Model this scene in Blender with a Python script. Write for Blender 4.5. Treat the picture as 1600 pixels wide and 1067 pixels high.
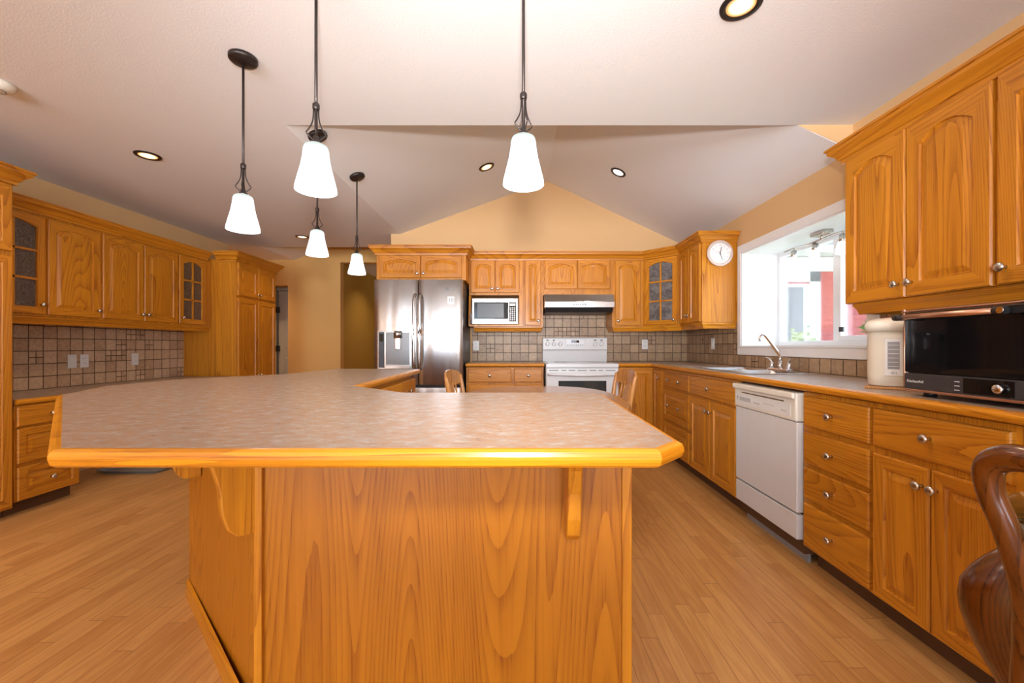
import bpy, math, random
from mathutils import Vector, Matrix
random.seed(7)
PI = math.pi
scene = bpy.context.scene
for o in list(bpy.data.objects): bpy.data.objects.remove(o)
COL = scene.collection

# ------------------------------------------------------------------ camera
F = 650.0
cam_d = bpy.data.cameras.new('camera'); cam = bpy.data.objects.new('camera', cam_d); COL.objects.link(cam)
cam.location = (0, 0, 1.10); cam.rotation_euler = (PI/2, 0, 0)
cam_d.sensor_width = 36; cam_d.lens = F/1600*36; cam_d.clip_start = .02
cam_d.shift_x = -10/1600; cam_d.shift_y = 6.5/1600
scene.camera = cam
# ------------------------------------------------------------------ world, sun, exposure
scene.view_settings.view_transform = 'Standard'; scene.view_settings.look = 'None'
scene.view_settings.gamma = 1; scene.view_settings.use_curve_mapping = False
scene.view_settings.exposure = 0.88
scene.view_settings.use_white_balance = True; scene.view_settings.white_balance_temperature = 5850; scene.view_settings.white_balance_tint = 10
w = bpy.data.worlds.new('sky'); scene.world = w; w.use_nodes = True
wn = w.node_tree; bgn = wn.nodes['Background']
bgn.inputs[1].default_value = 1.0
# bright overcast-to-clear sky above the horizon, stronger glow added below it to brighten the ceiling
_tc = wn.nodes.new('ShaderNodeTexCoord'); _sp = wn.nodes.new('ShaderNodeSeparateXYZ'); _mr = wn.nodes.new('ShaderNodeMapRange'); _mx = wn.nodes.new('ShaderNodeMix')
_mx.data_type = 'RGBA'; _mr.inputs[1].default_value = -.03; _mr.inputs[2].default_value = .03
_mx.inputs[6].default_value = (12.0, 12.0, 12.0, 1); _mx.inputs[7].default_value = (4.2, 4.9, 5.5, 1)
wn.links.new(_tc.outputs['Generated'], _sp.inputs[0]); wn.links.new(_sp.outputs[2], _mr.inputs[0]); wn.links.new(_mr.outputs[0], _mx.inputs[0]); wn.links.new(_mx.outputs[2], bgn.inputs[0])
def light(name, kind, loc, energy, color, rot=(0,0,0), parent=None, **kw):
    d = bpy.data.lights.new(name, kind); d.energy = energy; d.color = color
    for k, v in kw.items(): setattr(d, k, v)
    o = bpy.data.objects.new(name, d); COL.objects.link(o); o.location = loc; o.rotation_euler = rot
    if parent: o.parent = parent
    return o
light('sun', 'SUN', (8, 2, 9), 1.6, (1, .95, .86), (math.radians(38), math.radians(-8), math.radians(-20)), angle=.02)
# the photographer's bounced flash just above the lens (it throws the pendant shadows on the far wall)
light('camera_flash', 'SPOT', (0, -.05, 1.36), 165, (1, .90, .80), (PI/2+math.radians(13), 0, 0), shadow_soft_size=.06, spot_size=math.radians(104), spot_blend=1.0)
# daylight openings: portals for the sky light (the windows of the room behind the camera and the one at the sink)
for nm, loc, rot, sx, sy in (('window_portal', (-2.0, -3.93, 1.35), (PI/2, 0, 0), 2.6, 1.9),
                             ('window_portal', (1.2, -3.93, 1.35), (PI/2, 0, 0), 1.5, 1.9),
                             ('window_portal', (2.40, 3.085, 1.51), (0, PI/2, 0), .85, 1.36)):
    o = light(nm, 'AREA', loc, 1, (1,1,1), rot, shape='RECTANGLE', size=sx, size_y=sy)
    o.data.cycles.is_portal = True

# ------------------------------------------------------------------ node helpers
class NT:
    def __init__(s, name):
        s.m = bpy.data.materials.new(name); s.m.use_nodes = True; s.t = s.m.node_tree
        s.b = s.t.nodes['Principled BSDF']; s.out = s.t.nodes['Material Output']
    def n(s, typ, **kw):
        x = s.t.nodes.new(typ)
        for k, v in kw.items(): setattr(x, k, v)
        return x
    def put(s, sock, v):
        if isinstance(v, bpy.types.NodeSocket): s.t.links.new(v, sock)
        elif isinstance(v, (tuple, list)):
            sock.default_value = tuple(v) if len(v) == len(sock.default_value) else tuple(v)+(1,)
        else: sock.default_value = v
    def math(s, op, a, b=0.0, c=None):
        x = s.n('ShaderNodeMath', operation=op); s.put(x.inputs[0], a); s.put(x.inputs[1], b)
        if c is not None: s.put(x.inputs[2], c)
        return x.outputs[0]
    def obj(s): return s.n('ShaderNodeTexCoord').outputs['Object']
    def rnd(s): return s.n('ShaderNodeObjectInfo').outputs['Random']
    def sep(s, v):
        x = s.n('ShaderNodeSeparateXYZ'); s.put(x.inputs[0], v); return x.outputs
    def comb(s, a, b, c):
        x = s.n('ShaderNodeCombineXYZ')
        for i, v in enumerate((a, b, c)): s.put(x.inputs[i], v)
        return x.outputs[0]
    def noise(s, v, scale=1, detail=2, rough=.5, dist=0):
        x = s.n('ShaderNodeTexNoise'); s.put(x.inputs['Vector'], v)
        x.inputs['Scale'].default_value = scale; x.inputs['Detail'].default_value = detail
        x.inputs['Roughness'].default_value = rough; x.inputs['Distortion'].default_value = dist
        return x.outputs['Fac']
    def white(s, v):
        x = s.n('ShaderNodeTexWhiteNoise', noise_dimensions='3D'); s.put(x.inputs['Vector'], v); return x.outputs['Value']
    def mix(s, f, a, b, mode='MIX'):
        x = s.n('ShaderNodeMix', data_type='RGBA', blend_type=mode); s.put(x.inputs[0], f); s.put(x.inputs[6], a); s.put(x.inputs[7], b)
        return x.outputs[2]
    def ramp(s, v, stops):
        x = s.n('ShaderNodeValToRGB'); s.put(x.inputs[0], v); e = x.color_ramp.elements
        while len(e) < len(stops): e.new(.5)
        for i, (p, c) in enumerate(stops): e[i].position = p; e[i].color = tuple(c)+(1,)
        return x.outputs[0]
    def rng(s, v, a, b, c=0, d=1):
        x = s.n('ShaderNodeMapRange'); s.put(x.inputs[0], v)
        for i, q in enumerate((a, b, c, d)): x.inputs[i+1].default_value = q
        return x.outputs[0]
    def bump(s, h, strength=.2, dist=.002):
        x = s.n('ShaderNodeBump'); s.put(x.inputs['Height'], h); x.inputs['Strength'].default_value = strength
        x.inputs['Distance'].default_value = dist; s.t.links.new(x.outputs[0], s.b.inputs['Normal'])
    def set(s, **kw):
        for k, v in kw.items(): s.put(s.b.inputs[k.replace('_', ' ')], v)
        return s.m

def wood(name, lo, hi, axis='z', rough=.36, ring=9.0, sc=1.0, coat=.10):
    t = NT(name); p = t.sep(t.obj()); r = t.math('MULTIPLY', t.rnd(), 37.0)
    hs, ls = 3.4*sc, .26*sc
    def co(h, l):
        k = {'z': (h, h, l), 'h': (l, l, h), 'x': (l, h, h), 'y': (h, l, h)}[axis]
        return t.comb(t.math('MULTIPLY_ADD', p[0], k[0], r), t.math('MULTIPLY_ADD', p[1], k[1], r), t.math('MULTIPLY_ADD', p[2], k[2], r))
    big = t.noise(co(hs, ls), 1, 1.2, .45, .15)
    rings = t.math('FRACT', t.math('ADD', t.math('MULTIPLY', big, ring*5.4), t.math('MULTIPLY', t.noise(co(60*sc, 2.0*sc), 1, 2), .22)))
    rings = t.math('POWER', rings, 2.8)
    fine = t.noise(co(210*sc, 5*sc), 1, 2, .6)
    fibre = t.noise(co(34*sc, .8*sc), 1, 3, .6)
    pores = t.rng(fine, .50, .66)
    f = t.math('ADD', t.math('MULTIPLY', rings, .48), t.math('MULTIPLY', t.math('MULTIPLY', pores, t.math('ADD', rings, .35)), .40))
    f = t.math('ADD', f, t.math('MULTIPLY', t.rng(fibre, .35, .7), .28))
    c = t.mix(t.rng(f, .02, .95), hi, lo)
    c = t.mix(1.0, c, t.ramp(t.white(t.comb(t.rnd(), 1, 2)), [(0, (.88, .84, .80)), (1, (1.0, 1.0, 1.0))]), 'MULTIPLY')
    t.bump(f, .06, .0006)
    return t.set(Base_Color=c, Roughness=rough, Coat_Weight=coat, Coat_Roughness=.2, Specular_IOR_Level=.38)

def plain(name, c, rough=.5, metal=0.0, **kw):
    t = NT(name); n = t.noise(t.obj(), 9, 3)
    c2 = tuple(x*.93 for x in c)
    return t.set(Base_Color=t.mix(n, c, c2), Roughness=rough, Metallic=metal, **kw)
def paint(name, c, bs=.12, scale=260, rough=.75):
    t = NT(name); o = t.obj(); n = t.noise(o, scale, 3, .6); big = t.noise(o, 1.3, 2)
    t.bump(n, bs, .0015)
    return t.set(Base_Color=t.mix(big, c, tuple(x*.96 for x in c)), Roughness=rough)
def emit(name, c, s):
    t = NT(name); e = t.n('ShaderNodeEmission'); e.inputs[0].default_value = tuple(c)+(1,); e.inputs[1].default_value = s
    t.t.links.new(e.outputs[0], t.out.inputs[0]); return t.m

M = {}
OAK_LO, OAK_HI = (.31, .088, .003), (.63, .255, .009)
M['oak_v'] = wood('oak_vertical_grain', OAK_LO, OAK_HI, 'z')
M['oak_h'] = wood('oak_horizontal_grain', OAK_LO, OAK_HI, 'h')
M['oak_panel'] = wood('oak_veneer_panel', (.25, .068, .001), (.46, .165, .003), 'z', ring=14, sc=.75)
M['oak_edge'] = wood('oak_nosing', (.38, .120, .003), (.68, .270, .006), 'h', rough=.28)
M['oak_table'] = wood('oak_table_top', (.36, .14, .035), (.56, .27, .09), 'x', rough=.16)
M['oak_chair'] = wood('oak_chair', (.36, .14, .030), (.58, .28, .08), 'z', rough=.25)
M['mahogany'] = wood('mahogany', (.040, .009, .001), (.14, .038, .003), 'z', rough=.2, coat=.25, ring=16)
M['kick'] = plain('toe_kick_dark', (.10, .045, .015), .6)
M['wall'] = paint('wall_paint_tan', (.70, .455, .215), .05)
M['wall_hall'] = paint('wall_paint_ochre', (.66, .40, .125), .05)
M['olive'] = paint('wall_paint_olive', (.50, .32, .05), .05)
M['ceiling'] = paint('ceiling_texture_white', (.80, .80, .805), .5, 120)
M['white'] = plain('white_trim_paint', (.86, .86, .86), .4)
M['enamel'] = plain('white_enamel', (.72, .71, .70), .22)
M['almond'] = plain('off_white_plastic', (.80, .765, .66), .3)
M['cream'] = plain('cream_plastic', (.78, .72, .58), .3)
M['grey_print'] = plain('grey_print', (.25, .25, .26), .5)
M['black'] = plain('black_plastic', (.012, .012, .013), .35)
M['dark'] = plain('dark_grey_metal', (.05, .05, .055), .35, .5)
M['bronze'] = plain('dark_bronze', (.055, .045, .042), .38, .8)
M['nickel'] = plain('satin_nickel', (.62, .60, .57), .25, 1.0)
M['chrome'] = plain('chrome', (.82, .82, .84), .08, 1.0)
M['copperbar'] = plain('brushed_copper_bar', (.72, .46, .34), .28, 1.0)
M['door_grey'] = plain('grey_white_door_paint', (.50, .50, .46), .5)
M['plate'] = plain('outlet_plastic_white', (.78, .77, .74), .35)
def steel(name, axis, c=(.62, .60, .58), rough=.24, wob=.0):
    t = NT(name); p = t.sep(t.obj())
    k = (180, 180, 1.5) if axis == 'z' else (1.5, 1.5, 180)
    n = t.noise(t.comb(t.math('MULTIPLY', p[0], k[0]), t.math('MULTIPLY', p[1], k[1]), t.math('MULTIPLY', p[2], k[2])), 1, 3)
    wv = t.noise(t.comb(t.math('MULTIPLY', p[0], 7), 0, t.math('MULTIPLY', p[2], .7)), 1, 1)
    h = t.math('ADD', t.math('MULTIPLY', n, .03), t.math('MULTIPLY', wv, wob))
    t.bump(h, 1.0, .004)
    return t.set(Base_Color=t.mix(n, c, tuple(x*.9 for x in c)), Roughness=rough, Metallic=1.0)
M['steel_v'] = steel('stainless_vertical', 'z', (.56, .545, .53), rough=.27, wob=3.2)
M['steel_h'] = steel('stainless_horizontal', 'x', (.50, .48, .455))
M['steel_sink'] = steel('stainless_sink', 'x', (.74, .74, .75), .18)
def glass_black(name, c=(.006, .006, .007), rough=.04): return plain(name, c, rough, Specular_IOR_Level=.3)
M['blackglass'] = glass_black('black_glass'); M['greyglass'] = glass_black('dark_grey_glass', (.035, .04, .042), .08)
def clearglass(name, tint=(1,1,1), gl=.06):
    t = NT(name); tr = t.n('ShaderNodeBsdfTransparent'); tr.inputs[0].default_value = tuple(tint)+(1,)
    g = t.n('ShaderNodeBsdfGlossy'); g.inputs['Roughness'].default_value = .02
    fr = t.n('ShaderNodeLayerWeight'); fr.inputs[0].default_value = .25
    mx = t.n('ShaderNodeMixShader'); t.t.links.new(t.math('MULTIPLY_ADD', fr.outputs['Fresnel'], .8, gl*.5), mx.inputs[0])
    t.t.links.new(tr.outputs[0], mx.inputs[1]); t.t.links.new(g.outputs[0], mx.inputs[2]); t.t.links.new(mx.outputs[0], t.out.inputs[0])
    return t.m
M['pane'] = clearglass('window_glass', (.97, .99, .98))
M['tableglass'] = clearglass('table_glass', (.86, .95, .90), .12)
def obscure(name, c1, c2, sc=60, alpha=.0):
    t = NT(name); o = t.obj(); n = t.noise(o, sc, 3, .6, 1.5); t.bump(n, .9, .004)
    return t.set(Base_Color=t.mix(t.rng(n, .35, .65), c1, c2), Roughness=.12, Specular_IOR_Level=.8)
M['obscure'] = obscure('hammered_brown_glass', (.045, .026, .016), (.11, .075, .05))
M['seeded'] = obscure('cloudy_grey_glass', (.075, .070, .068), (.20, .19, .185), 14)

def laminate():
    t = NT('mottled_laminate'); o = t.obj(); p = t.sep(o)
    v = t.comb(t.math('MULTIPLY', p[0], 13), t.math('MULTIPLY', p[1], 21), 0)
    a = t.noise(v, 1.7, 6, .75, .15); b = t.noise(v, 5, 4, .7, .3); c = t.noise(o, 160, 2, .6)
    base = t.ramp(a, [(.32, (.22, .20, .185)), (.44, (.40, .265, .175)), (.54, (.36, .315, .27)), (.68, (.50, .48, .45))])
    col = t.mix(t.math('MULTIPLY', t.rng(b, .35, .7), .5), base, (.47, .29, .18))
    col = t.mix(t.math('MULTIPLY', t.rng(c, .5, .75), .25), col, (.27, .22, .20))
    return t.set(Base_Color=col, Roughness=.27, Specular_IOR_Level=.5)
M['laminate'] = laminate()

def tile_mat(name, s, z0, light_c, dark_c, grout):
    t = NT(name); p = t.sep(t.obj())
    u = t.math('DIVIDE', t.math('ADD', t.math('ADD', p[0], p[1]), 40.0), s)
    v = t.math('DIVIDE', t.math('SUBTRACT', p[2], z0), s)
    cu, cv = t.math('FLOOR', u), t.math('FLOOR', v)
    r1 = t.white(t.comb(cu, cv, 3.0)); mos = t.math('LESS_THAN', r1, .085)
    k = t.math('ADD', mos, 1.0)
    u2, v2 = t.math('MULTIPLY', u, k), t.math('MULTIPLY', v, k)
    fu, fv = t.math('FRACT', u2), t.math('FRACT', v2)
    du = t.math('MINIMUM', fu, t.math('SUBTRACT', 1.0, fu)); dv = t.math('MINIMUM', fv, t.math('SUBTRACT', 1.0, fv))
    d = t.math('DIVIDE', t.math('MINIMUM', du, dv), k)
    wob = t.noise(t.obj(), 70, 2)
    d = t.math('ADD', d, t.math('MULTIPLY', t.math('SUBTRACT', wob, .5), .02))
    g = t.rng(d, .022, .045)
    r2 = t.white(t.comb(t.math('FLOOR', u2), t.math('FLOOR', v2), 9.0))
    mot = t.noise(t.obj(), 38, 5, .7, .5)
    f = t.math('ADD', t.math('MULTIPLY', r2, .55), t.math('MULTIPLY', t.rng(mot, .35, .65), .5))
    col = t.mix(g, grout, t.mix(f, dark_c, light_c))
    pits = t.rng(t.noise(t.obj(), 140, 2), .66, .72); col = t.mix(t.math('MULTIPLY', pits, .6), col, grout)
    t.bump(g, .5, .003)
    return t.set(Base_Color=col, Roughness=.42)
M['tile_back'] = tile_mat('tumbled_stone_tiles', .1016, .914, (.49, .335, .19), (.24, .145, .075), (.065, .032, .014))
M['tile_left'] = tile_mat('tumbled_stone_tiles_pale', .1016, .752, (.66, .48, .31), (.36, .225, .13), (.085, .045, .022))

def floor_mat():
    t = NT('laminate_strip_floor'); p = t.sep(t.obj()); W, L = .066, .75
    x = t.math('DIVIDE', t.math('ADD', p[0], 20.0), W); row = t.math('FLOOR', x)
    sh = t.math('MULTIPLY', t.white(t.comb(row, 5.0, 1.0)), 7.0)
    y = t.math('ADD', t.math('DIVIDE', t.math('ADD', p[1], 20.0), L), sh); cel = t.math('FLOOR', y)
    r = t.white(t.comb(row, cel, 2.0))
    fx, fy = t.math('FRACT', x), t.math('FRACT', y)
    ex = t.math('MULTIPLY', t.math('MINIMUM', fx, t.math('SUBTRACT', 1.0, fx)), W)
    ey = t.math('MULTIPLY', t.math('MINIMUM', fy, t.math('SUBTRACT', 1.0, fy)), L)
    e = t.rng(t.math('MINIMUM', ex, ey), .0, .0016)
    off = t.math('MULTIPLY', r, 31.0)
    gv = t.comb(t.math('MULTIPLY_ADD', p[0], 16, off), t.math('MULTIPLY_ADD', p[1], 1.3, off), off)
    g1 = t.noise(gv, 1, 3, .55, .4); g2 = t.noise(t.comb(t.math('MULTIPLY', p[0], 190), t.math('MULTIPLY', p[1], 6), off), 1, 2)
    rings = t.math('PINGPONG', t.math('MULTIPLY', g1, 12), 1.0)
    f = t.math('ADD', t.math('MULTIPLY', rings, .35), t.math('ADD', t.math('MULTIPLY', g2, .2), t.math('MULTIPLY', r, .45)))
    col = t.mix(t.rng(f, .1, .95), (.68, .38, .125), (.47, .215, .058))
    col = t.mix(t.math('SUBTRACT', 1.0, e), col, (.17, .07, .02))
    return t.set(Base_Color=col, Roughness=.30, Specular_IOR_Level=.45)
M['floor'] = floor_mat()

# ------------------------------------------------------------------ mesh builder
class MB:
    def __init__(s): s.v = []; s.f = []; s.m = []; s.sm = []
    def add(s, vs, fs, mi=0, smooth=False):
        b = len(s.v); s.v += [tuple(x) for x in vs]
        for k, f in enumerate(fs):
            s.f.append([b+i for i in f]); s.m.append(mi[k] if isinstance(mi, list) else mi); s.sm.append(smooth)
        return s
    def box(s, x0, x1, y0, y1, z0, z1, mi=0):
        if x0 > x1: x0, x1 = x1, x0
        if y0 > y1: y0, y1 = y1, y0
        if z0 > z1: z0, z1 = z1, z0
        vs = [(x0,y0,z0),(x1,y0,z0),(x1,y1,z0),(x0,y1,z0),(x0,y0,z1),(x1,y0,z1),(x1,y1,z1),(x0,y1,z1)]
        return s.add(vs, [(3,2,1,0),(4,5,6,7),(0,1,5,4),(1,2,6,5),(2,3,7,6),(3,0,4,7)], mi)
    def prism(s, pts, z0, z1, mi=0):
        n = len(pts); vs = [(x,y,z0) for x,y in pts]+[(x,y,z1) for x,y in pts]
        fs = [tuple(range(n-1,-1,-1)), tuple(range(n,2*n))]+[(i,(i+1)%n,n+(i+1)%n,n+i) for i in range(n)]
        return s.add(vs, fs, mi)
    def prism_xz(s, pts, y0, y1, mi=0):      # pts (x,z) extruded along y
        n = len(pts); vs = [(x,y0,z) for x,z in pts]+[(x,y1,z) for x,z in pts]
        fs = [tuple(range(n)), tuple(range(2*n-1,n-1,-1))]+[((i+1)%n,i,n+i,n+(i+1)%n) for i in range(n)]
        return s.add(vs, fs, mi)
    def prism_yz(s, pts, x0, x1, mi=0):
        n = len(pts); vs = [(x0,y,z) for y,z in pts]+[(x1,y,z) for y,z in pts]
        fs = [tuple(range(n-1,-1,-1)), tuple(range(n,2*n))]+[(i,(i+1)%n,n+(i+1)%n,n+i) for i in range(n)]
        return s.add(vs, fs, mi)
    def loft(s, loops, cap0=True, cap1=True, mi=0, smooth=False, closed=True):
        n = len(loops[0]); vs = [p for l in loops for p in l]; fs = []
        for k in range(len(loops)-1):
            for i in range(n if closed else n-1):
                j = (i+1) % n; fs.append((k*n+i, k*n+j, (k+1)*n+j, (k+1)*n+i))
        s.add(vs, fs, mi, smooth)
        b = len(s.v)-len(vs)
        if cap0: s.f.append([b+i for i in range(n-1,-1,-1)]); s.m.append(mi if not isinstance(mi, list) else 0); s.sm.append(False)
        if cap1: s.f.append([b+(len(loops)-1)*n+i for i in range(n)]); s.m.append(mi if not isinstance(mi, list) else 0); s.sm.append(False)
        return s
    def lathe(s, prof, c=(0,0,0), axis='z', n=24, mi=0, caps=True, smooth=True):
        loops = []
        for r, h in prof:
            l = []
            for i in range(n):
                a = 2*PI*i/n; ca, sa = r*math.cos(a), r*math.sin(a)
                if axis == 'z': q = (c[0]+ca, c[1]+sa, c[2]+h)
                elif axis == 'y': q = (c[0]+ca, c[1]+h, c[2]-sa)
                else: q = (c[0]+h, c[1]+ca, c[2]+sa)
                l.append(q)
            loops.append(l)
        return s.loft(loops, caps, caps, mi, smooth)
    def tube(s, pts, r, n=10, mi=0, flat=1.0, up=(0,0,1)):
        pts = [Vector(p) for p in pts]; rs = list(r) if isinstance(r, (list, tuple)) else [r]*len(pts); loops = []
        if len(pts) >= 4:      # Catmull-Rom resampling so bent members curve smoothly
            P, Q = [], []; N_ = len(pts)
            for i in range(N_-1):
                a, b, c, d = pts[max(i-1,0)], pts[i], pts[i+1], pts[min(i+2,N_-1)]
                for k in range(4):
                    u = k/4; P.append(.5*((2*b)+(c-a)*u+(2*a-5*b+4*c-d)*u*u+(3*b-a-3*c+d)*u**3)); Q.append(rs[i]*(1-u)+rs[i+1]*u)
            pts, rs = P+[pts[-1]], Q+[rs[-1]]
        for i, p in enumerate(pts):
            d = (pts[min(i+1,len(pts)-1)]-pts[max(i-1,0)]).normalized()
            a = d.cross(Vector(up))
            if a.length < 1e-3: a = d.cross(Vector((0,1,0)))
            a.normalize(); b = a.cross(d).normalized()
            loops.append([tuple(p+a*rs[i]*math.cos(2*PI*k/n)+b*rs[i]*flat*math.sin(2*PI*k/n)) for k in range(n)])
        return s.loft(loops, True, True, mi, True)
    def sweep(s, path, prof, closed=False, mi=0, smooth=False):   # path (x,y), outward = right of travel; prof (out,z)
        n = len(path); loops = []
        for i in range(n):
            p = Vector(path[i])
            a = Vector(path[(i-1) % n]) if (closed or i > 0) else None
            b = Vector(path[(i+1) % n]) if (closed or i < n-1) else None
            def nr(u, v):
                d = (v-u).normalized(); return Vector((d.y, -d.x))
            if a is None: m = nr(p, b)
            elif b is None: m = nr(a, p)
            else:
                n1, n2 = nr(a, p), nr(p, b); m = (n1+n2); m = m/max(m.dot(n1), .15)
            loops.append([(p.x+m.x*o, p.y+m.y*o, z) for o, z in prof])
        if closed: loops.append(loops[0])
        return s.loft(loops, not closed, not closed, mi, smooth)
    def build(s, name, mats, parent=None, loc=(0,0,0), rot=(0,0,0), bevel=0, seg=2, smooth_all=False):
        me = bpy.data.meshes.new(name); me.from_pydata(s.v, [], s.f)
        if not isinstance(mats, (list, tuple)): mats = [mats]
        for m in mats: me.materials.append(M[m] if isinstance(m, str) else m)
        for p, mi, sm in zip(me.polygons, s.m, s.sm): p.material_index = mi; p.use_smooth = sm or smooth_all
        me.validate(); me.update()
        import bmesh
        bm = bmesh.new(); bm.from_mesh(me); bmesh.ops.recalc_face_normals(bm, faces=bm.faces); bm.to_mesh(me); bm.free()
        o = bpy.data.objects.new(name, me); COL.objects.link(o); o.location = loc; o.rotation_euler = rot
        if parent: o.parent = parent
        if bevel:
            b = o.modifiers.new('bevel', 'BEVEL'); b.width = bevel; b.segments = seg; b.limit_method = 'ANGLE'; b.angle_limit = math.radians(40)
        return o

def thing(name, label, cat, loc=(0,0,0), rz=0, group=None):
    o = bpy.data.objects.new(name, None); COL.objects.link(o); o.location = loc; o.rotation_euler = (0, 0, rz)
    o.empty_display_size = .1
    o['label'] = label; o['category'] = cat
    if group: o['group'] = group
    return o
def tag(o, label, cat, group=None):
    o['label'] = label; o['category'] = cat
    if group: o['group'] = group
    return o
def struct(o): o['kind'] = 'structure'; return o
def copy_tree(o, parent=None, mp=None):
    c = o.copy(); COL.objects.link(c); c.parent = parent
    for ch in [x for x in KIDS(o)]: copy_tree(ch, c)
    return c
def KIDS(o): return [x for x in bpy.data.objects if x.parent == o]
def text(name, s, size, mat, parent, loc, rot, ext=.0006, align='CENTER'):
    cu = bpy.data.curves.new(name, 'FONT'); cu.body = s; cu.size = size; cu.extrude = ext; cu.align_x = align; cu.align_y = 'CENTER'
    tmp = bpy.data.objects.new(name, cu); COL.objects.link(tmp)
    bpy.context.view_layer.update()
    me = bpy.data.meshes.new_from_object(tmp.evaluated_get(bpy.context.evaluated_depsgraph_get()))
    bpy.data.objects.remove(tmp); me.materials.clear(); me.materials.append(M[mat])
    o = bpy.data.objects.new(name, me); COL.objects.link(o); o.location = loc; o.rotation_euler = rot; o.parent = parent
    return o

# ------------------------------------------------------------------ room shell
XR, XL, YB = 2.03, -3.85, 5.0
ZC = 2.44; VY = 2.53; SX = -1.42; RX, RZ = .346, 3.077; RWZ = 2.283; YF = -4.0; HY = 6.5; CY = 5.66
struct(MB().box(-5.2, 2.5, YF-.2, 8.6, -.1, 0).build('floor', 'floor'))
struct(MB().box(-5.2, 2.45, YF, VY, ZC, ZC+.12).build('ceiling', 'ceiling'))
struct(MB().box(-5.2, SX, VY, CY, ZC, ZC+.12).build('ceiling', 'ceiling'))
struct(MB().prism_xz([(SX, ZC), (RX, RZ), (RX, RZ+.1), (SX, ZC+.1)], VY, YB+.0).build('ceiling', 'ceiling'))
struct(MB().prism_xz([(RX, RZ), (XR+.4, RWZ-.188), (XR+.4, RWZ-.088), (RX, RZ+.1)], VY, YB+.0).build('ceiling', 'ceiling'))
XW = RX+(RZ-ZC)/.4715
struct(MB().prism_xz([(XW, ZC+.001), (XR+.02, RWZ), (XR+.02, ZC+.001)], VY-.004, VY+.03).build('trim_1', 'wall'))
struct(MB().prism_xz([(SX, ZC+.02), (RX, RZ+.05), (XW, ZC+.02)], VY-.06, VY-.002).build('wall_header', 'ceiling'))
# back wall (gable)
struct(MB().prism_xz([(-1.53, 0), (XR, 0), (XR, RWZ+.02), (RX, RZ+.02), (SX, ZC+.02), (-1.53, ZC+.02)], YB, YB+.14).build('wall_back', 'wall'))
# right wall with the deep window recess
wy0, wy1, wz0, wz1 = 2.40, 3.77, 1.085, 1.94; XO = 2.41
r = MB(); r.box(XR, XO, YF, wy0, 0, 2.6); r.box(XR, XO, wy1, YB+.14, 0, 2.3); r.box(XR, XO, wy0, wy1, 0, wz0); r.box(XR, XO, wy0, wy1, wz1, 2.30); r.box(XR, XO, wy0, VY, 2.30, 2.6)
struct(r.build('wall_right', 'wall'))
struct(MB().box(XL-.12, XL, YF, 5.54, 0, 2.5).build('wall_left', 'wall'))
struct(MB().box(-4.7, XL-.12, 5.42, 5.54, 0, 2.5).build('wall_hall_near', 'wall_hall'))
struct(MB().box(-4.75, -4.63, 5.54, 8.4, 0, 2.5).build('wall_hall_left', 'wall_hall'))
dx0, dx1, dz = -4.35, -3.60, 2.04; ax0, ax1, az = -2.78, -1.53, 2.40
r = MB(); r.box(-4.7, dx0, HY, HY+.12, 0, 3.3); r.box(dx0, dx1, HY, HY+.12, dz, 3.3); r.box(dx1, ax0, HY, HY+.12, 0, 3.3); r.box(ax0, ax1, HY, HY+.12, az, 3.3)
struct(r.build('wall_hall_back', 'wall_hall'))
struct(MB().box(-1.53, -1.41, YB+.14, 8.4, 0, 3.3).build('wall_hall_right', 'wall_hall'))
struct(MB().prism_xz([(-4.75, ZC), (-3.5, ZC), (-1.41, ZC+.36*2.09), (-1.41, ZC+.36*2.09+.1), (-4.75, ZC+.1)], CY, HY).build('ceiling', 'ceiling'))
struct(MB().prism_xz([(-3.5, ZC+.1), (-1.41, ZC+.85), (-1.41, ZC+.1)], CY-.08, CY-.001).build('wall_header', 'ceiling'))
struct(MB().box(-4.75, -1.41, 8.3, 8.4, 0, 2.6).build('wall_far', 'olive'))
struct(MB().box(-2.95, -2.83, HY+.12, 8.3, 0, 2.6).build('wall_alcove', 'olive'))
struct(MB().box(-4.75, -1.41, HY+.12, 8.4, 2.46, 2.58).build('ceiling', 'ceiling'))
# wall behind the camera with two big windows
r = MB(); r.box(-5.2, -3.3, YF-.12, YF, 0, 2.5); r.box(-.7, .45, YF-.12, YF, 0, 2.5); r.box(1.95, 2.45, YF-.12, YF, 0, 2.5)
r.box(-3.3, -.7, YF-.12, YF, 0, .4); r.box(.45, 1.95, YF-.12, YF, 0, .4); r.box(-3.3, -.7, YF-.12, YF, 2.3, 2.5); r.box(.45, 1.95, YF-.12, YF, 2.3, 2.5)
struct(r.build('wall_front', 'wall'))
for i, (a, b) in enumerate(((-3.3, -.7), (.45, 1.95))):
    r = MB()
    for x in (a, (a+b)/2-.02, b-.05): r.box(x, x+.05, YF-.1, YF-.03, .4, 2.3)
    r.box(a, b, YF-.1, YF-.03, .4, .45); r.box(a, b, YF-.1, YF-.03, 2.25, 2.3)
    fr = struct(r.build('window_%d' % (i+2), 'white'))
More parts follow.
